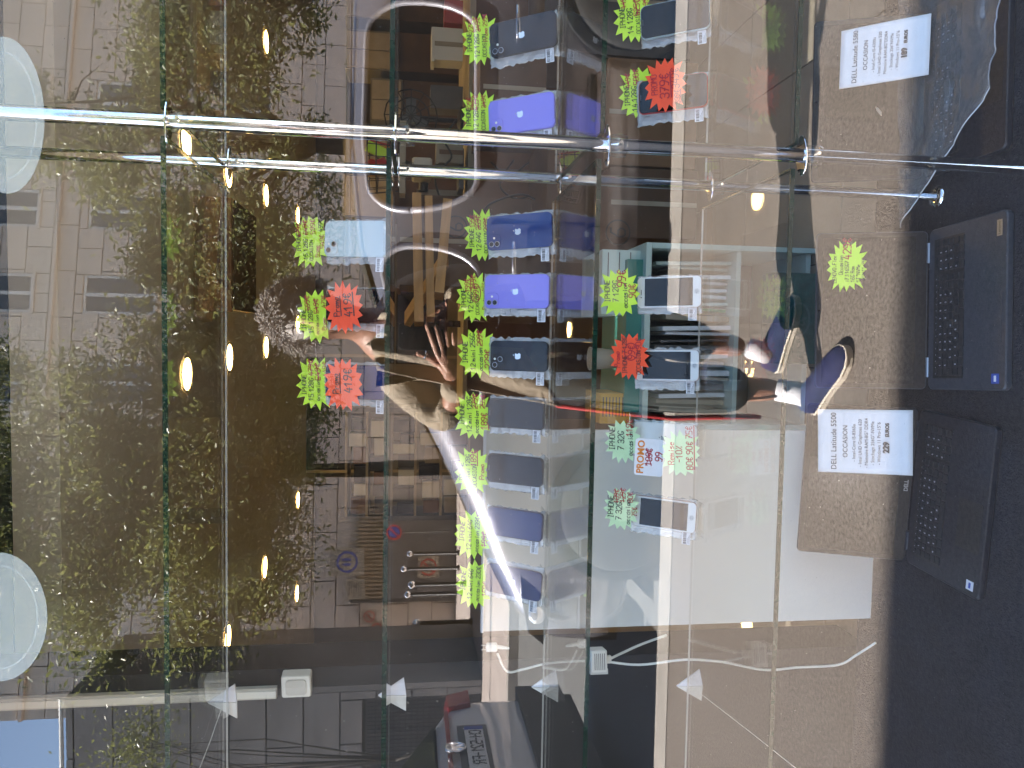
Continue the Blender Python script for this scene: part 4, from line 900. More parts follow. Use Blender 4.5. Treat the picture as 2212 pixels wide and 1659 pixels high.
def subtract(rects, w):
    out = []
    for (a, b, c, d) in rects:
        x0, x1, z0, z1 = w
        if x1 <= a or x0 >= b or z1 <= c or z0 >= d: out.append((a, b, c, d)); continue
        if a < x0: out.append((a, x0, c, d))
        if x1 < b: out.append((x1, b, c, d))
        m0, m1 = max(a, x0), min(b, x1)
        if c < z0: out.append((m0, m1, c, z0))
        if z1 < d: out.append((m0, m1, z1, d))
    return out
def facade(t, yv, X0, X1, Zt, ph, pw, holes, stone, limit, focus, z00=0.0):
    "panelled wall whose face stands at actual y = yv"
    MB().bx(X0, X1, yv-.40, yv-.10, 0, Zt).build('wall', 'joint', t)
    cells = []; r = 0; z = z00
    while z < Zt:
        x = X0-(pw/2 if r % 2 else 0)
        while x < X1:
            cells += [(max(x, X0), min(x+pw, X1), z, min(z+ph, Zt))] if min(x+pw, X1)-max(x, X0) > .05 else []; x += pw
        z += ph; r += 1
    for h in holes: cells = subtract(cells, h)
    g = .012; cells = [c for c in cells if c[1]-c[0] > .06 and c[3]-c[2] > .06]
    cells.sort(key=lambda c: (abs((c[0]+c[1])/2-focus[0])/1.2+abs((c[2]+c[3])/2-focus[1])))
    ms = {}; rest = MB()
    for i, (a, b, c, d) in enumerate(cells):
        pr = random.uniform(-.004, .004)
        if i < limit:
            k = (round(b-a, 3), round(d-c, 3))
            if k not in ms: ms[k] = MB().box((0, 0, 0), (b-a-2*g, .09, d-c-2*g)).mesh('stone_panel', stone)
            o = link('stone_panel', ms[k], t); o.location = ((a+b)/2, yv-.045+pr, (c+d)/2)
        else: rest.box(((a+b)/2, yv-.045+pr, (c+d)/2), (b-a-2*g, .09, d-c-2*g))
    if rest.v: stuff(rest.build('stone_panels', stone, t))
def window(t, yv, x0, x1, z0, z1, grille=True):
    fr = MB(); w = .07; y0, y1 = yv-.10, yv-.05
    fr.bx(x0, x1, y0, y1, z1-w, z1); fr.bx(x0, x1, y0, y1, z0, z0+w); fr.bx(x0, x0+w, y0, y1, z0+w, z1-w); fr.bx(x1-w, x1, y0, y1, z0+w, z1-w); fr.bx((x0+x1)/2-w*.7, (x0+x1)/2+w*.7, y0, y1, z0+w, z1-w)
    f_ = fr.build('window_frame', 'wframe', t)
    MB().bx(x0+w, (x0+x1)/2-w*.7, y0-.0, y0+.012, z0+w, z1-w).build('pane', 'wglass', f_); MB().bx((x0+x1)/2+w*.7, x1-w, y0, y0+.012, z0+w, z1-w).build('pane', 'wglass', f_)
    MB().bx(x0-.05, x1+.05, yv-.099, yv+.05, z0-.07, z0-.002).build('sill', 'stone', f_)
    if grille:
        g = MB(); n = 7
        for i in range(n+1): x = x0+(x1-x0)*i/n; g.bx(x-.012, x+.012, yv+.01, yv+.03, z0, z0+.95)
        for j in range(6): z = z0+.05+j*.17; g.bx(x0, x1, yv+.0301, yv+.045, z-.012, z+.012)
        g.build('grille', 'grille', f_)
FB = 21.0; yB = -(FB-DG)
bl = thing('stone_building', 'long pale stone building across the street behind the trees', 'building')
holes = []
wins = []
rows = [(-40, 62), (172, 332), (470, 566)]
cols = [(122, 232), (395, 482), (588, 675), (783, 872), (1010, 1098)]
for r, (pa, pb) in enumerate(rows):
    for (ca, cb_) in cols:
        z1 = V(pa, 700, f=FB).z; z0 = V(pb, 700, f=FB).z
        xa, xb = V(150, ca, f=FB).x, V(150, cb_, f=FB).x
        wins.append((min(xa, xb), max(xa, xb), z0, z1, r, ca))
xLb = V(60, 1500, f=FB).x
facade(bl, yB, xLb, 12, 14.5, .62, 1.24, [w[:4] for w in wins], 'stone', 285, (V(120, 600, f=FB).x, 7.5))
for w in wins: window(bl, yB, *w[:4], grille=(w[5] < 200 or w[4] == 2))
MB().bx(xLb-.05, 12, yB-.5, yB+.25, 14.51, 14.9).build('cornice', 'stone', bl)
MB().bx(xLb, 12, yB+.001, yB+.12, V(112, 700, f=FB).z, V(106, 700, f=FB).z).build('string_course', 'stone', bl)
RB = Matrix.Translation((0, yB, 0)) @ Matrix.Rotation(rad(-11), 4, 'Z') @ Matrix.Translation((0, -yB, 0))
bl.matrix_world = RB
# grey side wing, nearer, left
FW = 12.5; yW = -(FW-DG)
wg = thing('grey_wing', 'low grey panelled building at the far left with a railing on its flat roof', 'building')
xw = V(500, 1505, f=FW).x; zt = V(141, 1600, f=FW).z
facade(wg, yW, xw-9, xw, zt, .59, 1.8, [(xw-4.4, xw-.15, 0, V(783, 1580, f=FW).z)], 'stone_grey', 150, (xw-1, 3))
MB().bx(xw-.001, xw+.10, -14, yW, 0, zt).build('end_wall', 'stone_grey', wg)
rl = MB().tube([(xw-9, yW-.1, zt+.10), (xw+.05, yW-.1, zt+.10)], .035, 8); [rl.tube([(xw-k, yW-.1, zt-.01), (xw-k, yW-.1, zt+.10)], .02, 6) for k in (0.02, 1.3, 2.6, 3.9)]
rl.build('roof_railing', 'wframe', wg)
gt = thing('mesh_gate', 'dark metal gate of bolted mesh panels in the grey wing', 'gate'); zg = V(786, 1580, f=FW).z
for k in range(4):
    gx = xw-.17-k*1.05; g = MB()
    MB().bx(gx-1.02, gx-.02, yW-.099, yW-.09, .02, zg-.02).build('backing_sheet', 'painted_steel', gt)
    for i in range(15): g.bx(gx-1.0+i*.066, gx-.988+i*.066, yW-.085, yW-.075, .05, zg-.05)
    n = int((zg-.1)/.10)
    for j in range(n): g.bx(gx-1.01, gx-.03, yW-.0745, yW-.065, .08+j*.10, .092+j*.10)
    g.build('mesh_panel', 'grille', gt)
    for j in range(4):
        for s in (.06, .5, .94): MB().lathe([(.03, 0), (.03, .012), (.018, .022)], 8, mx=Matrix.Translation((gx-1.02+s, yW-.064, .25+j*(zg-.5)/3)) @ Matrix.Rotation(rad(-90), 4, 'X')).build('bolt', 'black', gt)
# slatted gate, notices and signs low on the stone building
sg = thing('slatted_gate', 'brown slatted timber gate low in the stone building', 'gate')
xs0, xs1 = V(800, 1275, f=FB-.3).x, V(800, 1085, f=FB-.3).x; zs0, zs1 = V(832, 1180, f=FB).z, V(775, 1180, f=FB).z
zs0 -= .0
for i in range(24):
    x = xs0+(xs1-xs0)*(i+.5)/24; MB().bx(x-.030, x+.030, yB+.16, yB+.20, zs0, zs1).build('slat', 'louvre', sg)
for z in (zs0+.08, zs1-.1): MB().bx(xs0, xs1, yB+.10, yB+.158, z-.04, z+.04).build('rail', 'louvre', sg)
for s_ in (xs0-.05, xs1+.05): MB().bx(s_-.045, s_+.045, yB+.01, yB+.2, 0, zs1+.1).build('post', 'painted_steel', sg)
MB().bx(xs0, xs1, yB+.10, yB+.20, 0.01, zs0-.01).build('base_board', 'stone_grey', sg)
sg.matrix_world = RB
def notice(px, py, w, h, label, ring=None, f=FB-.35, m='beige'):
    t = thing('notice', label, 'sign', RB @ Matrix.Translation(V(px, py, f=f)) @ Matrix.Rotation(math.pi, 4, 'Z') @ Matrix.Rotation(rad(90), 4, 'X'), 'notices on the stone building')
    if m: MB().bx(-w/2, w/2, -h/2, h/2, -.02, 0).build('plate', m, t)
    if ring:
        g = MB(); r = min(w, h)*.36
        for a in range(24): line_(g, r*math.cos(a*.262), r*math.sin(a*.262), r*math.cos(a*.262+.28), r*math.sin(a*.262+.28), r*.2, .004)
        if ring != 'sign_blue': line_(g, -r*.7, r*.7, r*.7, -r*.7, r*.18, .005)
        g.build('ring', ring, t)
        g = MB(); g.add([(-r*.25+r*.12*math.cos(a), r*.45+r*.12*math.sin(a), .003) for a in [k*.785 for k in range(8)]], [tuple(range(8))]); g.bx(-r*.38, -r*.12, -r*.4, r*.3, .002, .003)
        if ring == 'sign_blue': g.bx(r*.12, r*.38, -r*.4, r*.3, .002, .003).add([(r*.25+r*.12*math.cos(a), r*.45+r*.12*math.sin(a), .003) for a in [k*.785 for k in range(8)]], [tuple(range(8))])
        g.build('pictogram', 'black' if ring != 'sign_blue' else 'sign_blue', t)
    else:
        g = MB()
        for k in range(6): g.bx(-w*.38, w*random.uniform(.1, .38), h*(.36-.13*k)-.015, h*(.36-.13*k)+.01, .001, .003)
        g.build('print', 'painted_steel', t)
    return t
notice(757, 1202, .68, .85, 'white notice with a blue ring showing two people keeping apart', 'sign_blue')
notice(923, 1212, .55, .55, 'square white notice with a red ring on the stone wall near the bollards', 'sign_red')
notice(803, 1308, .36, .36, 'small round no entry pictogram, upper of two on the grey stone', 'sign_red')
notice(818, 1333, .40, .40, 'small round no walking pictogram, lower of two on the grey stone', 'sign_red')
notice(775, 1255, .5, .45, 'small printed notice left of the blue ring notice')
np_ = thing('no_parking_sign', 'round red and blue no parking sign before the slatted gate', 'sign', Matrix.Translation(V(851, 1150, f=19.5)) @ Matrix.Rotation(math.pi, 4, 'Z') @ Matrix.Rotation(rad(90), 4, 'X'))
MB().lathe([(.20, -.012), (.20, 0)], 28).build('disc', 'sign_blue', np_)
g = MB()
for a in range(28): line_(g, .175*math.cos(a*.2244), .175*math.sin(a*.2244), .175*math.cos(a*.2244+.24), .175*math.sin(a*.2244+.24), .05, .003)
line_(g, -.13, .13, .13, -.13, .045, .004); g.build('red_ring', 'sign_red', np_)
MB().tube([(0, .25, -.03), (0, -1.5, -.03)], .025, 8).build('post', 'painted_steel', np_)
rb = thing('red_wall_box', 'small red box fixed to the grey stone wall behind the bollards', 'box', RB @ Matrix.Translation(V(856, 1373, f=FB-.3)) @ Matrix.Rotation(math.pi, 4, 'Z') @ Matrix.Rotation(rad(90), 4, 'X'))
MB().prism(rrect(.34, .40, .03), -.1, .06, .01).build('casing', 'red_plastic', rb); MB().bx(-.06, .08, .04, .12, .06, .064).build('plate', 'paper', rb)
# bollards with polished ball tops
for i, (px, py, f) in enumerate(((899, 1346, 14.6), (878, 1398, 19.6), (879, 1474, 18.8), (882, 1563, 18.4), (889, 1263, 16.2), (880, 1284, 17.2), (872, 1229, 18.4), (885, 1196, 18.6), (867, 1184, 20.0), (880, 1180, 19.9), (862, 1153, 20.4), (880, 1149, 20.5))):
    p = V(px, py, f=f); h = p.z
    nb = ['nearest and tallest one beside the car', 'beside the red wall box', 'midway between the red box and the mesh gate', 'leftmost before the mesh gate', 'left of the car headlamp', 'second left of the car headlamp', 'below the red ringed notice', 'right of the red ringed notice', 'one of a close far pair, upper ball', 'one of a close far pair, lower ball', 'farthest one by the no parking sign', 'farthest one under the slatted gate'][i]
    t = thing('bollard', 'black bollard with polished ball top, '+nb, 'bollard', Matrix.Translation((p.x, p.y, 0)), 'bollards along the far pavement')
    MB().lathe([(.07, 0), (.07, .04), (.042, .06), (.042, h-.07), (.03, h-.06)], 14).build('post', 'bollard', t, True)
    rb_ = .085; MB().lathe([(rb_*math.sin(a*math.pi/10)+.001, h-rb_*math.cos(a*math.pi/10)) for a in range(11)], 16).build('ball', 'chrome', t, True)

# ------------------------------------------------------------------ trees
def tree(base, h, crown, seed, nleaf, label, lsz=.066, ncl=130):
    rnd = random.Random(seed); t = thing('tree', label, 'tree', Matrix.Translation(base), 'trees across the street')
    bs = min(1, max(c[3] for c in crown)/1.6)
    tk = MB(); top = Vector((rnd.uniform(-.3, .3), rnd.uniform(-.2, .2), h*.42))
    tk.tube([(0, 0, -.05), (0.03, 0, .6), (top.x*.5, top.y*.5, h*.25), tuple(top)], [.20*bs, .16*bs, .14*bs, .12*bs], 10)
    br = MB(); C = [Vector(c[:3]) for c in crown]; tips = []
    for i in range(16 if bs > .6 else 7):
        c = crown[i % len(crown)]; d = Vector((rnd.uniform(-1, 1), rnd.uniform(-1, 1), rnd.uniform(-.6, 1)))
        e = Vector(c[:3])+Vector((d.x*c[3], d.y*c[4], d.z*c[5]))*.75
        m = (top+e)/2+Vector((rnd.uniform(-.4, .4), rnd.uniform(-.3, .3), rnd.uniform(-.1, .5)))
        pts = [top-Vector((0, 0, .3*rnd.random())), top*.6+m*.4, m, (m+e)/2+Vector((rnd.uniform(-.2, .2),)*3), e]
        br.tube(pts, [.075*bs, .06*bs, .04*bs, .025*bs, .008*bs], 6)
        for k in range(5):
            a = pts[2].lerp(e, rnd.random()); b = a+Vector((rnd.uniform(-1, 1), rnd.uniform(-1, 1), rnd.uniform(-.5, .8)))*.9*bs; br.tube([a, (a+b)/2+Vector((0, 0, .1)), b], [.018*bs, .012*bs, .004*bs], 5)
    tk.build('trunk', 'bark', t, True); br.build('branches', 'bark', t, True)
    cl = []
    for i in range(ncl):
        c = crown[rnd.randrange(len(crown))]
        while True:
            d = Vector((rnd.uniform(-1, 1), rnd.uniform(-1, 1), rnd.uniform(-1, 1)))
            if .25 < d.length < 1: break
        cl.append((Vector((c[0]+d.x*c[3], c[1]+d.y*c[4], c[2]+d.z*c[5])), rnd.uniform(.26, .72)))
    vs = []; fs = []
    for i in range(nleaf):
        c, r = cl[rnd.randrange(ncl)]
        p = c+Vector((rnd.gauss(0, .55), rnd.gauss(0, .55), rnd.gauss(0, .42)))*r
        n = Vector((rnd.gauss(0, .6), rnd.gauss(0, .6), rnd.gauss(.5, .6))).normalized(); u = n.orthogonal().normalized(); u = Matrix.Rotation(rnd.uniform(0, 6.28), 3, n) @ u; v = n.cross(u)
        s = lsz*rnd.uniform(.55, 1.1); b = len(vs)
        vs += [tuple(p-u*s), tuple(p+v*s*.42+n*s*.12), tuple(p+u*s), tuple(p-v*s*.42+n*s*.12)]; fs += [(b, b+1, b+2), (b, b+2, b+3)]
    MB().add(vs, fs).build('crown', 'leaf', t); return t
def cr(px, py, f, rx, ry, rz, base):
    p = V(px, py, f=f); return (p.x-base.x, p.y-base.y, p.z-base.z, rx, ry, rz)
b1 = V(990, 1012, f=14); b1.z = 0
tree(b1, 8.5, [cr(60, 1060, 13.5, 2.2, 2.0, 1.5, b1), cr(340, 960, 13, 2.1, 1.8, 1.2, b1), cr(330, 1220, 13, 2.1, 1.6, 1.5, b1), cr(510, 720, 13, 1.7, 1.5, 1.0, b1), cr(470, 1130, 13, 2.4, 1.6, 1.3, b1), cr(90, 1180, 13, 1.5, 1.5, 1.3, b1), cr(520, 930, 13, 2.2, 1.5, 1.4, b1), cr(470, 540, 13, .9, 1.0, 1.1, b1)],
     11, 125000, 'large leafy plane tree filling the centre of the reflection', ncl=330)
b2 = V(990, 330, f=12); b2.z = 0
tree(b2, 7.0, [cr(560, 400, 12, 1.5, 1.2, 1.3, b2), cr(400, 270, 12, 1.1, 1.1, 1.0, b2), cr(230, 330, 12, .6, .7, .6, b2), cr(60, 290, 12, .6, .6, .5, b2), cr(430, 120, 11.5, .6, .7, 1.0, b2), cr(600, 560, 12, 1.2, 1., 1.0, b2)],
     12, 20000, 'thinner leafy tree rising behind the chrome poles', lsz=.058, ncl=110)
b3 = V(990, -30, f=11.5); b3.z = 0
tree(b3, 5.5, [cr(430, 30, 11.5, .8, .8, .8, b3), cr(560, -10, 11.5, .8, .8, .9, b3)], 13, 6000, 'small sparse tree at the right edge of the reflection', ncl=40)
b4 = V(700, 1610, f=11.3); b4.z = 0
tree(b4, 3.4, [cr(305, 1605, 11.2, .20, .2, .25, b4), cr(290, 1665, 11.2, .4, .3, .3, b4)], 14, 1500, 'small bushy young tree against the grey wing', lsz=.045, ncl=16)

# ------------------------------------------------------------------ cars
def car(name, label, mx, st, L, paint, wheels, wr=.32):
    t = thing(name, label, 'car', mx)
    def prof(s):
        x, w, zb, zs, wt, zt = s
        return [(w*.80, zb), (w*.96, zb+.06), (w, zb+(zs-zb)*.35), (w, zb+(zs-zb)*.72), (w*.965, zs), (wt+(w*.965-wt)*.45, zs+(zt-zs)*.58), (wt, zs+(zt-zs)*.90), (wt*.80, zs+(zt-zs)*.985), (wt*.4, zt), (0, zt+.008)]
    fine = []
    for i in range(len(st)-1):
        p0, p1, p2, p3 = st[max(i-1, 0)], st[i], st[i+1], st[min(i+2, len(st)-1)]
        for k in range(4):
            u = k/4; fine.append(tuple(p1[j]+(p2[j]-p1[j])*(u if j else u) for j in range(6)))
    fine.append(st[-1])
    vs = []; fs = []; n = 19
    for s in fine:
        h = prof(s); ring = [(s[0], y, z) for y, z in h]+[(s[0], -y, z) for y, z in reversed(h[:-1])]; vs += ring
    for i in range(len(fine)-1):
        for k in range(n-1): a = i*n+k; fs.append((a, a+n, a+n+1, a+1))
        fs.append((i*n+n-1, (i+1)*n+n-1, (i+1)*n, i*n))
    fs.append(tuple(range(n))); fs.append(tuple(reversed([(len(fine)-1)*n+k for k in range(n)])))
    body = MB().add(vs, fs).build('body', paint, t, True)
    def at(x, k, out=.006, side=1):
        "point on the flank: k 0..1 from shoulder to roof edge"
        for a, b in zip(st, st[1:]):
            if a[0] <= x <= b[0]:
                u = (x-a[0])/(b[0]-a[0]); s = [a[j]+(b[j]-a[j])*u for j in range(6)]; break
        h = prof(s); A, B_, C_ = h[4], h[5], h[6]
        y, z = (A[0]+(B_[0]-A[0])*k*2, A[1]+(B_[1]-A[1])*k*2) if k < .5 else (B_[0]+(C_[0]-B_[0])*(k-.5)*2, B_[1]+(C_[1]-B_[1])*(k-.5)*2)
        return (x, side*(y+out), z+out*.3)
    def side_window(x0, x1, k0=.06, k1=.92, r=.1):
        for sd in (-1, 1):
            m = MB(); nx_ = 26; g = []
            for i in range(nx_+1):
                x = x0+(x1-x0)*(.5-.5*math.cos(math.pi*i/nx_)); tt = min(1, min(x-x0, x1-x)/.15); e = math.sqrt(max(0, 1-(1-tt)**2))*.96+.04; mid = (k0+k1)/2; kb = mid-(mid-k0)*e; kk = mid+(k1-mid)*e
                g.append((at(x, kb, .008, sd), at(x, mid, .008, sd), at(x, kk, .008, sd)))
            vs_ = [p for q in g for p in q]; fs_ = []
            for i in range(nx_):
                for j in range(2): a = i*3+j; fs_.append((a, a+3, a+4, a+1))
            m.add(vs_, fs_); o = m.build('side_window', 'car_glass', t, True)
            loop = [q[0] for q in g]+[g[-1][1]]+[q[2] for q in reversed(g)]+[g[0][1], g[0][0]]
            MB().tube([(p[0], p[1]+sd*.004, p[2]) for p in loop], .017, 6).build('window_trim', 'satin', o, True)
    for x, y in wheels:
        for sd in (-1, 1):
            w = MB().lathe([(wr*.60, -.10), (wr*.94, -.10), (wr, -.07), (wr, .07), (wr*.94, .10), (wr*.60, .10)], 28).build('wheel', 'tyre', t, True, mx=Matrix.Translation((x, sd*y, wr)) @ Matrix.Rotation(rad(90)*-sd, 4, 'X'))
            MB().lathe([(wr*.62, .02), (wr*.62, .085), (wr*.56, .095), (wr*.56, .05)], 28).build('rim', 'hinge', w, True)
            sp_ = MB()
            for k in range(7): sp_.box((wr*.30, 0, .078), (wr*.56, .045, .02), 0, Matrix.Rotation(k*math.tau/7, 4, 'Z'))
            sp_.lathe([(.05, .07), (.05, .10), (.03, .105)], 14).build('spokes', 'hinge', w)
            MB().lathe([(wr*1.16, -.01), (wr*1.16, .02), (wr*1.02, .021), (wr*1.02, -.01)], 28).build('wheel_arch', 'black', t, False, mx=Matrix.Translation((x, sd*(y+.055), wr+.02)) @ Matrix.Rotation(rad(90)*-sd, 4, 'X'))
            MB().lathe([(wr*1.1, -.02), (wr*1.1, .004)], 28).build('wheel_well', 'black', t, False, mx=Matrix.Translation((x, sd*(y+.045), wr+.02)) @ Matrix.Rotation(rad(90)*-sd, 4, 'X'))
    return t, at, side_window
# silver people carrier beside the kerb: front to the left
Lm = 4.35
stm = [(0, .60, .34, .50, .50, .54), (.06, .72, .26, .62, .58, .68), (.22, .82, .21, .78, .64, .86), (.50, .86, .20, .90, .68, 1.00), (.95, .88, .20, .98, .70, 1.20), (1.5, .89, .20, 1.02, .68, 1.50), (2.15, .89, .20, 1.03, .66, 1.70), (2.7, .89, .20, 1.04, .66, 1.76), (3.4, .88, .21, 1.05, .65, 1.74), (4.0, .86, .23, 1.06, .60, 1.62), (4.25, .82, .27, 1.02, .55, 1.25), (4.35, .74, .34, .85, .55, .95)]
mpv_x = V(1100, 1385, f=4.1).x
mxm = Matrix.Translation((mpv_x, -2.70-.89, -.12))
mpv, at, sw = car('parked_car', 'silver people carrier parked at the kerb right behind the person', mxm, stm, Lm, 'car_silver', ((.80, .84), (3.45, .84)))
sw(1.25, 2.14, .06, .90); sw(2.32, 3.35, .06, .93); sw(3.46, 4.0, .08, .85)
# windscreen
m = MB(); g = []
for x in (1.02, 1.3, 1.6, 1.9, 2.1):
    for a, b in zip(stm, stm[1:]):
        if a[0] <= x <= b[0]: u = (x-a[0])/(b[0]-a[0]); s = [a[j]+(b[j]-a[j])*u for j in range(6)]
    for y, dz in ((-s[4]*.93, .0), (-s[4]*.4, .012), (0, .02), (s[4]*.4, .012), (s[4]*.93, 0)): g.append((x-.008, y, s[3]+(s[5]-s[3])*(.96 if abs(y) > .5 else 1)+dz+.004))
m.add(g, [(i*5+j, i*5+j+1, (i+1)*5+j+1, (i+1)*5+j) for i in range(4) for j in range(4)]).build('windscreen', 'car_glass', mpv, True)
for sd in (-1, 1):
    o = MB().prism([(.05, -.10), (.18, -.13), (.44, -.02), (.46, .03), (.30, .02), (.12, -.02)], 0, .02, .004).build('headlight', 'headlamp', mpv, False, mx=Matrix.Translation((.02, sd*.70, .80)) @ Matrix.Rotation(rad(90), 4, 'X') @ Matrix.Translation((0, 0, -.12*sd-.01)))
    MB().lathe([(.045, 0), (.045, .02), (.02, .03)], 14).build('lamp_bowl', 'chrome', o, True, mx=Matrix.Translation((.22, -.06, .02 if sd < 0 else -.03)))
    mr = MB().prism(rrect(.20, .13, .05, 4), -.05, .05, .02).build('door_mirror', 'car_trim', mpv, True, mx=Matrix.Translation((1.30, sd*1.0, 1.10)) @ Matrix.Rotation(rad(90), 4, 'Y') @ Matrix.Rotation(rad(90), 4, 'Z'))
    for xx in (2.25, 3.42): MB().tube([(xx, sd*.893, .40), (xx+.02, sd*.897, .70), (xx, sd*.866, 1.02)], .004, 4).build('door_gap', 'black', mpv)
    for xx in (2.00, 3.15): MB().tube([(xx, sd*.905, .90), (xx+.16, sd*.905, .905)], .013, 6).build('door_handle', 'chrome', mpv, True)
    MB().tube([(1.2, sd*.900, .52), (3.0, sd*.902, .52)], .022, 6).build('rub_strip', 'car_trim', mpv)
    MB().tube([(2.0, sd*.60, 1.74), (3.9, sd*.56, 1.74)], .016, 6).build('roof_rail', 'chrome', mpv)
MB().bx(-.03, .10, -.55, .55, .22, .38).build('bumper_grille', 'black', mpv)
# grey hatchback, tail towards us
Lh = 4.2
sth = [(0, .66, .40, .78, .56, .88), (.03, .74, .30, .90, .60, .98), (.10, .80, .24, .96, .62, 1.03), (.22, .84, .22, .98, .62, 1.12), (.50, .86, .21, .99, .60, 1.34), (.80, .87, .21, .99, .60, 1.45), (1.6, .88, .20, .98, .61, 1.49), (2.4, .88, .20, .96, .60, 1.44), (3.0, .88, .20, .94, .62, 1.15), (3.3, .87, .20, .92, .66, .98), (3.9, .82, .22, .80, .62, .84), (4.15, .70, .30, .60, .52, .64), (4.2, .60, .36, .50, .50, .54)]
rear = V(1040, 1640, f=4.9)
mxh = Matrix.Translation((rear.x+.12, -3.68, -.12)) @ Matrix.Rotation(rad(180), 4, 'Z') @ Matrix.Scale(1.13, 4, (0, 0, 1))
hb, ath, swh = car('parked_car', 'grey hatchback seen from behind at the left edge with number plate CH-521', mxh, sth, Lh, 'car_grey', ((.85, .82), (3.35, .82)), .31)
swh(.62, 1.5, .08, .88); swh(1.6, 2.7, .06, .88)
# tail details, local: x from the tail, tail plane near x=0 facing -x
def tail(name, m, y0, y1, z0, z1, x=-.012, d=.02, p=None, tilt=0): return MB().bx(x, x+d, y0, y1, z0, z1).build(name, m, p or hb)
rw = MB().add([(.13, -.60, 1.06), (.13, .60, 1.06), (.60, .52, 1.40), (.60, -.52, 1.40)], [(0, 1, 2, 3)]).add([(.12, -.58, 1.075), (.12, .58, 1.075), (.585, .50, 1.42), (.585, -.50, 1.42)], [(3, 2, 1, 0)]).build('rear_window', 'car_glass', hb)
for sd in (-1, 1):
    o = MB().prism([(-.04, .84), (.08, .82), (.22, .86), (.26, .97), (.10, 1.0), (-.005, .98)], 0, .20, .01).build('tail_light', 'tail_red', hb, False, mx=Matrix.Translation((0, sd*.71+.10, 0)) @ Matrix.Rotation(rad(90), 4, 'X'))
tail('light_band', 'tail_red', -.56, .56, .985, 1.01, -.002, .06)
tail('bumper', 'car_trim', -.80, .80, .22, .52, -.05, .10); tail('bumper_lip', 'black', -.70, .70, .16, .219, -.02, .10)
tail('plate_recess', 'painted_steel', -.33, .33, .76, .94, -.010, .02)
pl = tail('number_plate', 'plate', -.26, .26, .79, .90, -.034, .012)
MB().bx(-.0375, -.0345, .222, .26, .79, .90).build('plate_band', 'plate_blue', pl)
q = MB(); strokes(q, 'CH-521-FR', 0, 0, .075, .16, 0, z=0); q.build('plate_lettering', 'ink_black', pl, mx=Matrix.Translation((-.0365, .205, .807)) @ Matrix.Rotation(rad(-90), 4, 'Z') @ Matrix.Rotation(rad(90), 4, 'X') @ Matrix.Scale(.88, 4))
bd_ = MB().lathe([(.062, 0), (.062, .012), (.052, .014), (.050, .004)], 24).build('badge', 'chrome', hb, True, mx=Matrix.Translation((-.03, 0, .965)) @ Matrix.Rotation(rad(-90), 4, 'Y'))
q = MB(); line_(q, -.02, .042, 0, .004, .009, .012); line_(q, .02, .042, 0, .004, .009, .012)
for a, b in (((-.040, .018), (-.018, -.038)), ((-.018, -.038), (0, .0)), ((0, 0), (.018, -.038)), ((.018, -.038), (.040, .018))): line_(q, a[0], a[1], b[0], b[1], .009, .012)
q.build('badge_mark', 'chrome', bd_, mx=Matrix.Rotation(rad(90), 4, 'Z'))

# ------------------------------------------------------------------ the person taking the picture
person = thing('person', 'grey curly haired person in taupe jacket and red striped dark trousers photographing the window', 'person')
def skin(name, m, pts, edges, root, lv=2, parent=None):
    me = bpy.data.meshes.new(name); me.from_pydata([tuple(p[0]) for p in pts], [], edges) if False else me.from_pydata([tuple(p[0]) for p in pts], edges, [])
    me.materials.append(M[m]); o = link(name, me, parent)
    sk2 = o.modifiers.new('skin', 'SKIN'); sk2.use_smooth_shade = True
    for i, p in enumerate(pts):
        r = p[1]; me.skin_vertices[0].data[i].radius = (r, r) if not isinstance(r, tuple) else r; me.skin_vertices[0].data[i].use_root = (i == root)
    sb = o.modifiers.new('sub', 'SUBSURF'); sb.levels = lv; sb.render_levels = lv
    return o
J = {'pel': V(1180, 752, f=2.42), 'wst': V(1060, 740, f=2.42), 'ch': V(930, 735, f=2.42), 'nb': V(835, 722, f=2.42), 'nk': V(778, 700, f=2.38), 'hd': V(690, 682, f=2.33), 'ht': V(625, 678, f=2.33),
     'ls': V(862, 822, f=2.42), 'le': V(968, 912, f=2.40), 'lw': V(986, 818, f=2.26), 'rs': V(862, 640, f=2.42), 're': V(1015, 600, f=2.36), 'rw': V(985, 655, f=2.24),
     'lh': V(1200, 800, f=2.42), 'lk': V(1440, 838, f=2.36), 'la': V(1690, 842, f=2.30), 'rh': V(1200, 705, f=2.42), 'rk': V(1400, 712, f=2.44), 'ra': V(1608, 752, f=2.50)}
names = ['pel', 'wst', 'ch', 'nb', 'nk', 'hd', 'ht', 'ls', 'le', 'lw', 'rs', 're', 'rw', 'lh', 'lk', 'la', 'rh', 'rk', 'ra']
ix = {n: i for i, n in enumerate(names)}
rr_ = {'pel': .13, 'wst': .12, 'ch': .13, 'nb': .062, 'nk': .047, 'hd': .080, 'ht': .078, 'ls': .052, 'le': .040, 'lw': .029, 'rs': .052, 're': .040, 'rw': .029, 'lh': .085, 'lk': .055, 'la': .038, 'rh': .085, 'rk': .055, 'ra': .038}
ed = [(0, 1), (1, 2), (2, 3), (3, 4), (4, 5), (5, 6), (3, 7), (7, 8), (8, 9), (3, 10), (10, 11), (11, 12), (0, 13), (13, 14), (14, 15), (0, 16), (16, 17), (17, 18)]
skin('body', 'skin', [(J[n], rr_[n]) for n in names], ed, 0, 2, person)
tsn = ['wst', 'pel', 'lh', 'lk', 'la', 'rh', 'rk', 'ra']; la2 = J['la']+Vector((0, 0, .10)); ra2 = J['ra']+Vector((0, 0, .12))
skin('trousers', 'trouser', [(J['wst'], .135), (J['pel'], .150), (J['lh'], .108), (J['lk'], .090), (la2, .082), (J['rh'], .108), (J['rk'], .088), (ra2, .080)], [(0, 1), (1, 2), (2, 3), (3, 4), (1, 5), (5, 6), (6, 7)], 1, 2, person)
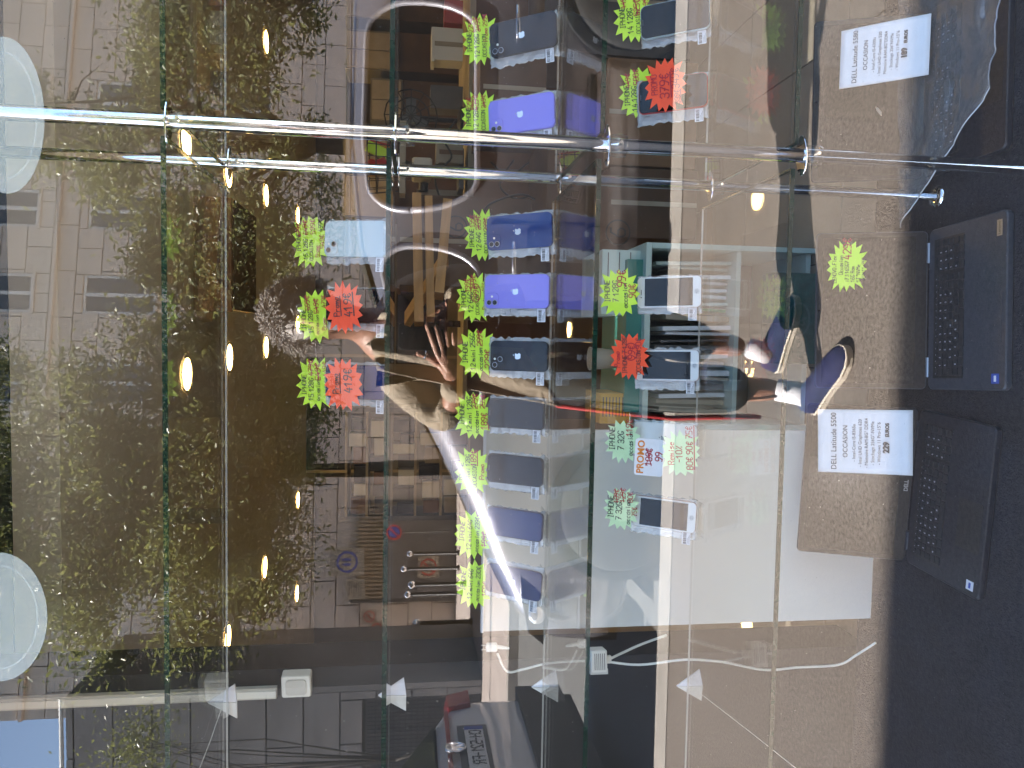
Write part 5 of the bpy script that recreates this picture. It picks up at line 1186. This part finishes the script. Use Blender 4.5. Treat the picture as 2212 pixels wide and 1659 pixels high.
# red side stripes down the outer leg
for off in (-.014, .016):
    P = [J['lh']+Vector((-.112, .03+off, -.0)), J['lh'].lerp(J['lk'], .5)+Vector((-.103, .045+off, 0)), J['lk']+Vector((-.093, .045+off, 0)), J['lk'].lerp(la2, .5)+Vector((-.087, .045+off, 0)), la2+Vector((-.082, .045+off, .0))]
    MB().tube(P, .0065, 6).build('side_stripe', 'stripe_red', person, True)
skin('shirt', 'shirt', [(J['nb']+Vector((0, .0, -.01)), .088), (J['ch'], .142), (J['wst'], .140), (J['pel'], .152)], [(0, 1), (1, 2), (2, 3)], 1, 2, person)
el = J['le']; fw_ = J['le'].lerp(J['lw'], .55)
skin('jacket', 'linen', [(J['ch']+Vector((0, -.03, 0)), .150), (J['nb']+Vector((0, -.03, 0)), .10), (J['ls'], .078), (J['ls'].lerp(el, .5), .066), (el, .062), (fw_, .056), (J['rs'], .078), (J['rs'].lerp(J['re'], .5), .066), (J['re'], .060), (J['re'].lerp(J['rw'], .55), .055), (J['wst']+Vector((0, -.04, 0)), .150), (J['pel']+Vector((0, -.05, .03)), .158)],
     [(0, 1), (1, 2), (2, 3), (3, 4), (4, 5), (1, 6), (6, 7), (7, 8), (8, 9), (0, 10), (10, 11)], 0, 2, person)
# jacket front flaps, wrinkled cloth
def flap(tl, tr2, bl2, br2, f, seed):
    n = 22; vs = []; fs = []
    A, Bq, Cq, Dq = V(*tl, f=f), V(*tr2, f=f), V(*bl2, f=f), V(*br2, f=f)
    for j in range(n+1):
        for i in range(n+1):
            u, v = i/n, j/n; p = A*(1-u)*(1-v)+Bq*u*(1-v)+Cq*(1-u)*v+Dq*u*v
            w = .010*math.sin(u*9+v*3+seed)+.018*noise.noise(Vector((u*3, v*2, seed)))+.015*math.sin(u*3.14)
            vs.append((p.x, p.y+w, p.z))
    for j in range(n):
        for i in range(n): a = j*(n+1)+i; fs.append((a, a+1, a+n+2, a+n+1))
    o = MB().add(vs, fs).build('jacket_flap', 'linen', person, True); mo = o.modifiers.new('t', 'SOLIDIFY'); mo.thickness = .005; return o
flap((815, 800), (800, 738), (1215, 880), (1130, 752), 2.27, 1)
flap((790, 745), (850, 690), (880, 775), (935, 735), 2.28, 3)
flap((815, 690), (850, 640), (1150, 700), (1120, 610), 2.31, 5)
cuff = J['lw'].lerp(J['le'], .16)
MB().tube([cuff.lerp(J['lw'], .6), cuff, cuff.lerp(J['le'], .18)], [.040, .043, .041], 14).build('cuff', 'linen', person, True)
MB().tube([J['rw'].lerp(J['re'], .1), J['rw'].lerp(J['re'], .3)], [.041, .042], 14).build('cuff', 'linen', person, True)
# hands: fingers close on the phone
def hand(wr_, palm, fingers, nm):
    pts = [(wr_, .028), (wr_.lerp(palm, .5), (.038, .020)), (palm, (.040, .017))]; e = [(0, 1), (1, 2)]
    for ch, r in fingers:
        prev = 1 if len(ch) and ch[0] == 'T' else 2; seq = ch[1:] if ch[0] == 'T' else ch
        for k, p in enumerate(seq): pts.append((p, r*1.12*(1-.10*k))); e.append((prev, len(pts)-1)); prev = len(pts)-1
    return skin(nm, 'skin', pts, e, 0, 2, person)
lw, pm = J['lw'], V(962, 782, f=2.235)
hand(lw, pm, [([V(945, 764, f=2.215), V(932, 728, f=2.195), V(921, 697, f=2.192)], .0095), ([V(957, 758, f=2.215), V(948, 725, f=2.195), V(940, 700, f=2.192)], .0098), ([V(970, 757, f=2.218), V(965, 722, f=2.198), V(960, 692, f=2.195)], .0095),
              ([V(982, 762, f=2.222), V(980, 730, f=2.202), V(976, 706, f=2.198)], .0085), (['T', V(945, 785, f=2.235), V(922, 768, f=2.225), V(898, 762, f=2.215)], .0105)], 'hand')
rw_, pm2 = J['rw'], V(965, 672, f=2.235)
hand(rw_, pm2, [([V(950, 684, f=2.225), V(938, 692, f=2.205), V(932, 706, f=2.20)], .0092), ([V(960, 690, f=2.225), V(955, 700, f=2.205), V(952, 712, f=2.20)], .0095), ([V(975, 690, f=2.225), V(972, 702, f=2.205), V(969, 712, f=2.20)], .0092),
                ([V(988, 686, f=2.225), V(988, 698, f=2.21), V(985, 706, f=2.205)], .0085), (['T', V(945, 668, f=2.235), V(925, 676, f=2.225), V(905, 688, f=2.22)], .0100)], 'hand')
MB().lathe([(.0125, -.003), (.0132, 0), (.0125, .003)], 16).build('ring', 'chrome', person, True, mx=Matrix.Translation(V(918, 766, f=2.223)) @ (V(898, 762, f=2.215)-V(922, 768, f=2.225)).to_track_quat('Z', 'Y').to_matrix().to_4x4())
hph = thing('phone', 'dark phone held upright in both hands by the photographing person', 'phone', Matrix.Translation(V(922, 727, f=2.203)) @ Matrix.Rotation(math.pi, 4, 'Z') @ Matrix.Rotation(rad(90), 4, 'X'))
MB().prism(rrect(.0775, .158, .012), -.009, -.001, .001).build('body', 'phone_black', hph); MB().prism(rrect(.0785, .159, .0125), -.0055, -.0045).build('metal_band', 'hinge', hph)
# head: face, ears, hair
hd, ht = J['hd'], J['ht']; hc = (hd+ht)/2+Vector((0, .0, -.012)); face = Matrix.Translation(hc) @ Matrix.Rotation(rad(190), 4, 'Z')   # local -y is where the face looks
def fp(x, y, z): return face @ Vector((x, y, z))
MB().add([tuple(fp(*p)) for p in ((-.012, -.088, .015), (.012, -.088, .015), (.018, -.092, -.03), (-.018, -.092, -.03), (0, -.118, -.022), (0, -.094, .02), (0, -.098, -.038))], [(5, 4, 1), (5, 0, 4), (0, 3, 4), (1, 4, 2), (3, 6, 4), (6, 2, 4)]).build('nose', 'skin', person, True)
for s in (-1, 1):
    MB().lathe([(.012*math.sin(a*math.pi/8)+.0003, -.012*math.cos(a*math.pi/8)) for a in range(9)], 12, mx=Matrix.Translation(fp(s*.032, -.078, .012))).build('eye', 'paper', person, True)
    MB().tube([fp(s*.018, -.092, .030), fp(s*.034, -.091, .036), fp(s*.050, -.082, .030)], [.003, .004, .002], 6).build('eyebrow', 'hair', person, True)
    MB().tube([fp(s*.083, -.005, .030), fp(s*.092, .012, .026), fp(s*.092, .014, .0), fp(s*.084, .0, -.028)], [.008, .011, .010, .006], 8).build('ear', 'skin', person, True)
MB().tube([fp(-.024, -.086, -.062), fp(-.008, -.093, -.058), fp(.008, -.093, -.058), fp(.024, -.086, -.062)], [.003, .006, .006, .003], 8).build('lips', 'shirt', person, True)
hr = MB(); rnd = random.Random(5)
for i in range(1500):
    th = rnd.uniform(0, 6.283); ph = math.acos(rnd.uniform(-.45, 1)); d = Vector((math.sin(ph)*math.cos(th), math.sin(ph)*math.sin(th), math.cos(ph)))
    if d.y < -.45 and d.z < .45: continue
    p = Vector((d.x*.086, d.y*.096+.004, d.z*.105+.022)); q_ = []; cu_ = rnd.uniform(0, 6.28); r0 = rnd.uniform(.004, .009); t1 = d.orthogonal().normalized(); t2 = d.cross(t1); Ls = rnd.uniform(.015, .048)
    dr_ = (d+Vector((rnd.gauss(0, .5), rnd.gauss(0, .5), rnd.gauss(-.1, .5)))*.8).normalized()
    for k in range(7):
        u = k/6; q_.append(fp(*(p+dr_*Ls*u+(t1*math.cos(cu_+u*6)+t2*math.sin(cu_+u*6))*r0*min(1, u*2)-Vector((0, 0, .012*u*u)))))
    hr.tube(q_, [.0018, .002, .0019, .0017, .0015, .0012, .0006], 4)
MB().lathe([(.088*math.sin(a*math.pi/12)+.0004, .100*-math.cos(a*math.pi/12)) for a in range(4, 13)], 20, mx=Matrix.Translation(fp(0, .012, .020))).build('hair_cap', 'hair', person, True)
hr.build('hair', 'hair', person, True)
# shoes
def shoe(heel, toe, ankle):
    heel, toe = heel.copy(), toe.copy(); heel.z = toe.z = 0; d = (toe-heel); L = d.length; d.normalize(); s = d.cross(Vector((0, 0, 1)))
    mx = Matrix((d, -s, Vector((0, 0, 1)))).transposed().to_4x4(); mx.translation = heel
    hw = [(0, .020), (.04, .032), (.12, .036), (.35, .036), (.55, .042), (.72, .048), (.86, .042), (.95, .028), (1, .008)]
    out = [(x*L, -w) for x, w in hw]+[(x*L, w) for x, w in reversed(hw)]
    so_ = MB().prism(out, .001, .024, .003).build('shoe_sole', 'sole', person, False, mx=mx)
    vs = []; fs = []; N = 12
    for (x, w), h in zip(hw, (.045, .070, .082, .088, .072, .058, .048, .038, .026)):
        for k in range(N+1):
            a = math.pi*k/N; vs.append((x*L*.985+.002, -math.cos(a)*w*.95, .022+(h-.022)*math.sin(a)**.7))
    for i in range(len(hw)-1):
        for k in range(N): a = i*(N+1)+k; fs.append((a, a+1, a+N+2, a+N+1))
    sh = MB().add(vs, fs).build('shoe_upper', 'shoe', person, True, mx=mx)
    MB().tube([(x*L, -w*1.0, .024) for x, w in hw]+[(x*L, w*1.0, .024) for x, w in reversed(hw)], .004, 6).build('sole_edge', 'sole', sh, True)
    c = heel+d*L*.22; MB().tube([c+Vector((0, 0, .06)), c.lerp(ankle, .5)+Vector((0, 0, .02)), Vector((ankle.x, ankle.y, .125))], [.036, .037, .036], 14).build('sock', 'sock', person, True)
h1, t1_ = V(1764, 884, z=0), V(1842, 752, z=0); h2, t2_ = V(1684, 800, z=0), V(1728, 640, z=0)
shoe(h1, t1_, J['la']); shoe(h2, t2_, J['ra'])
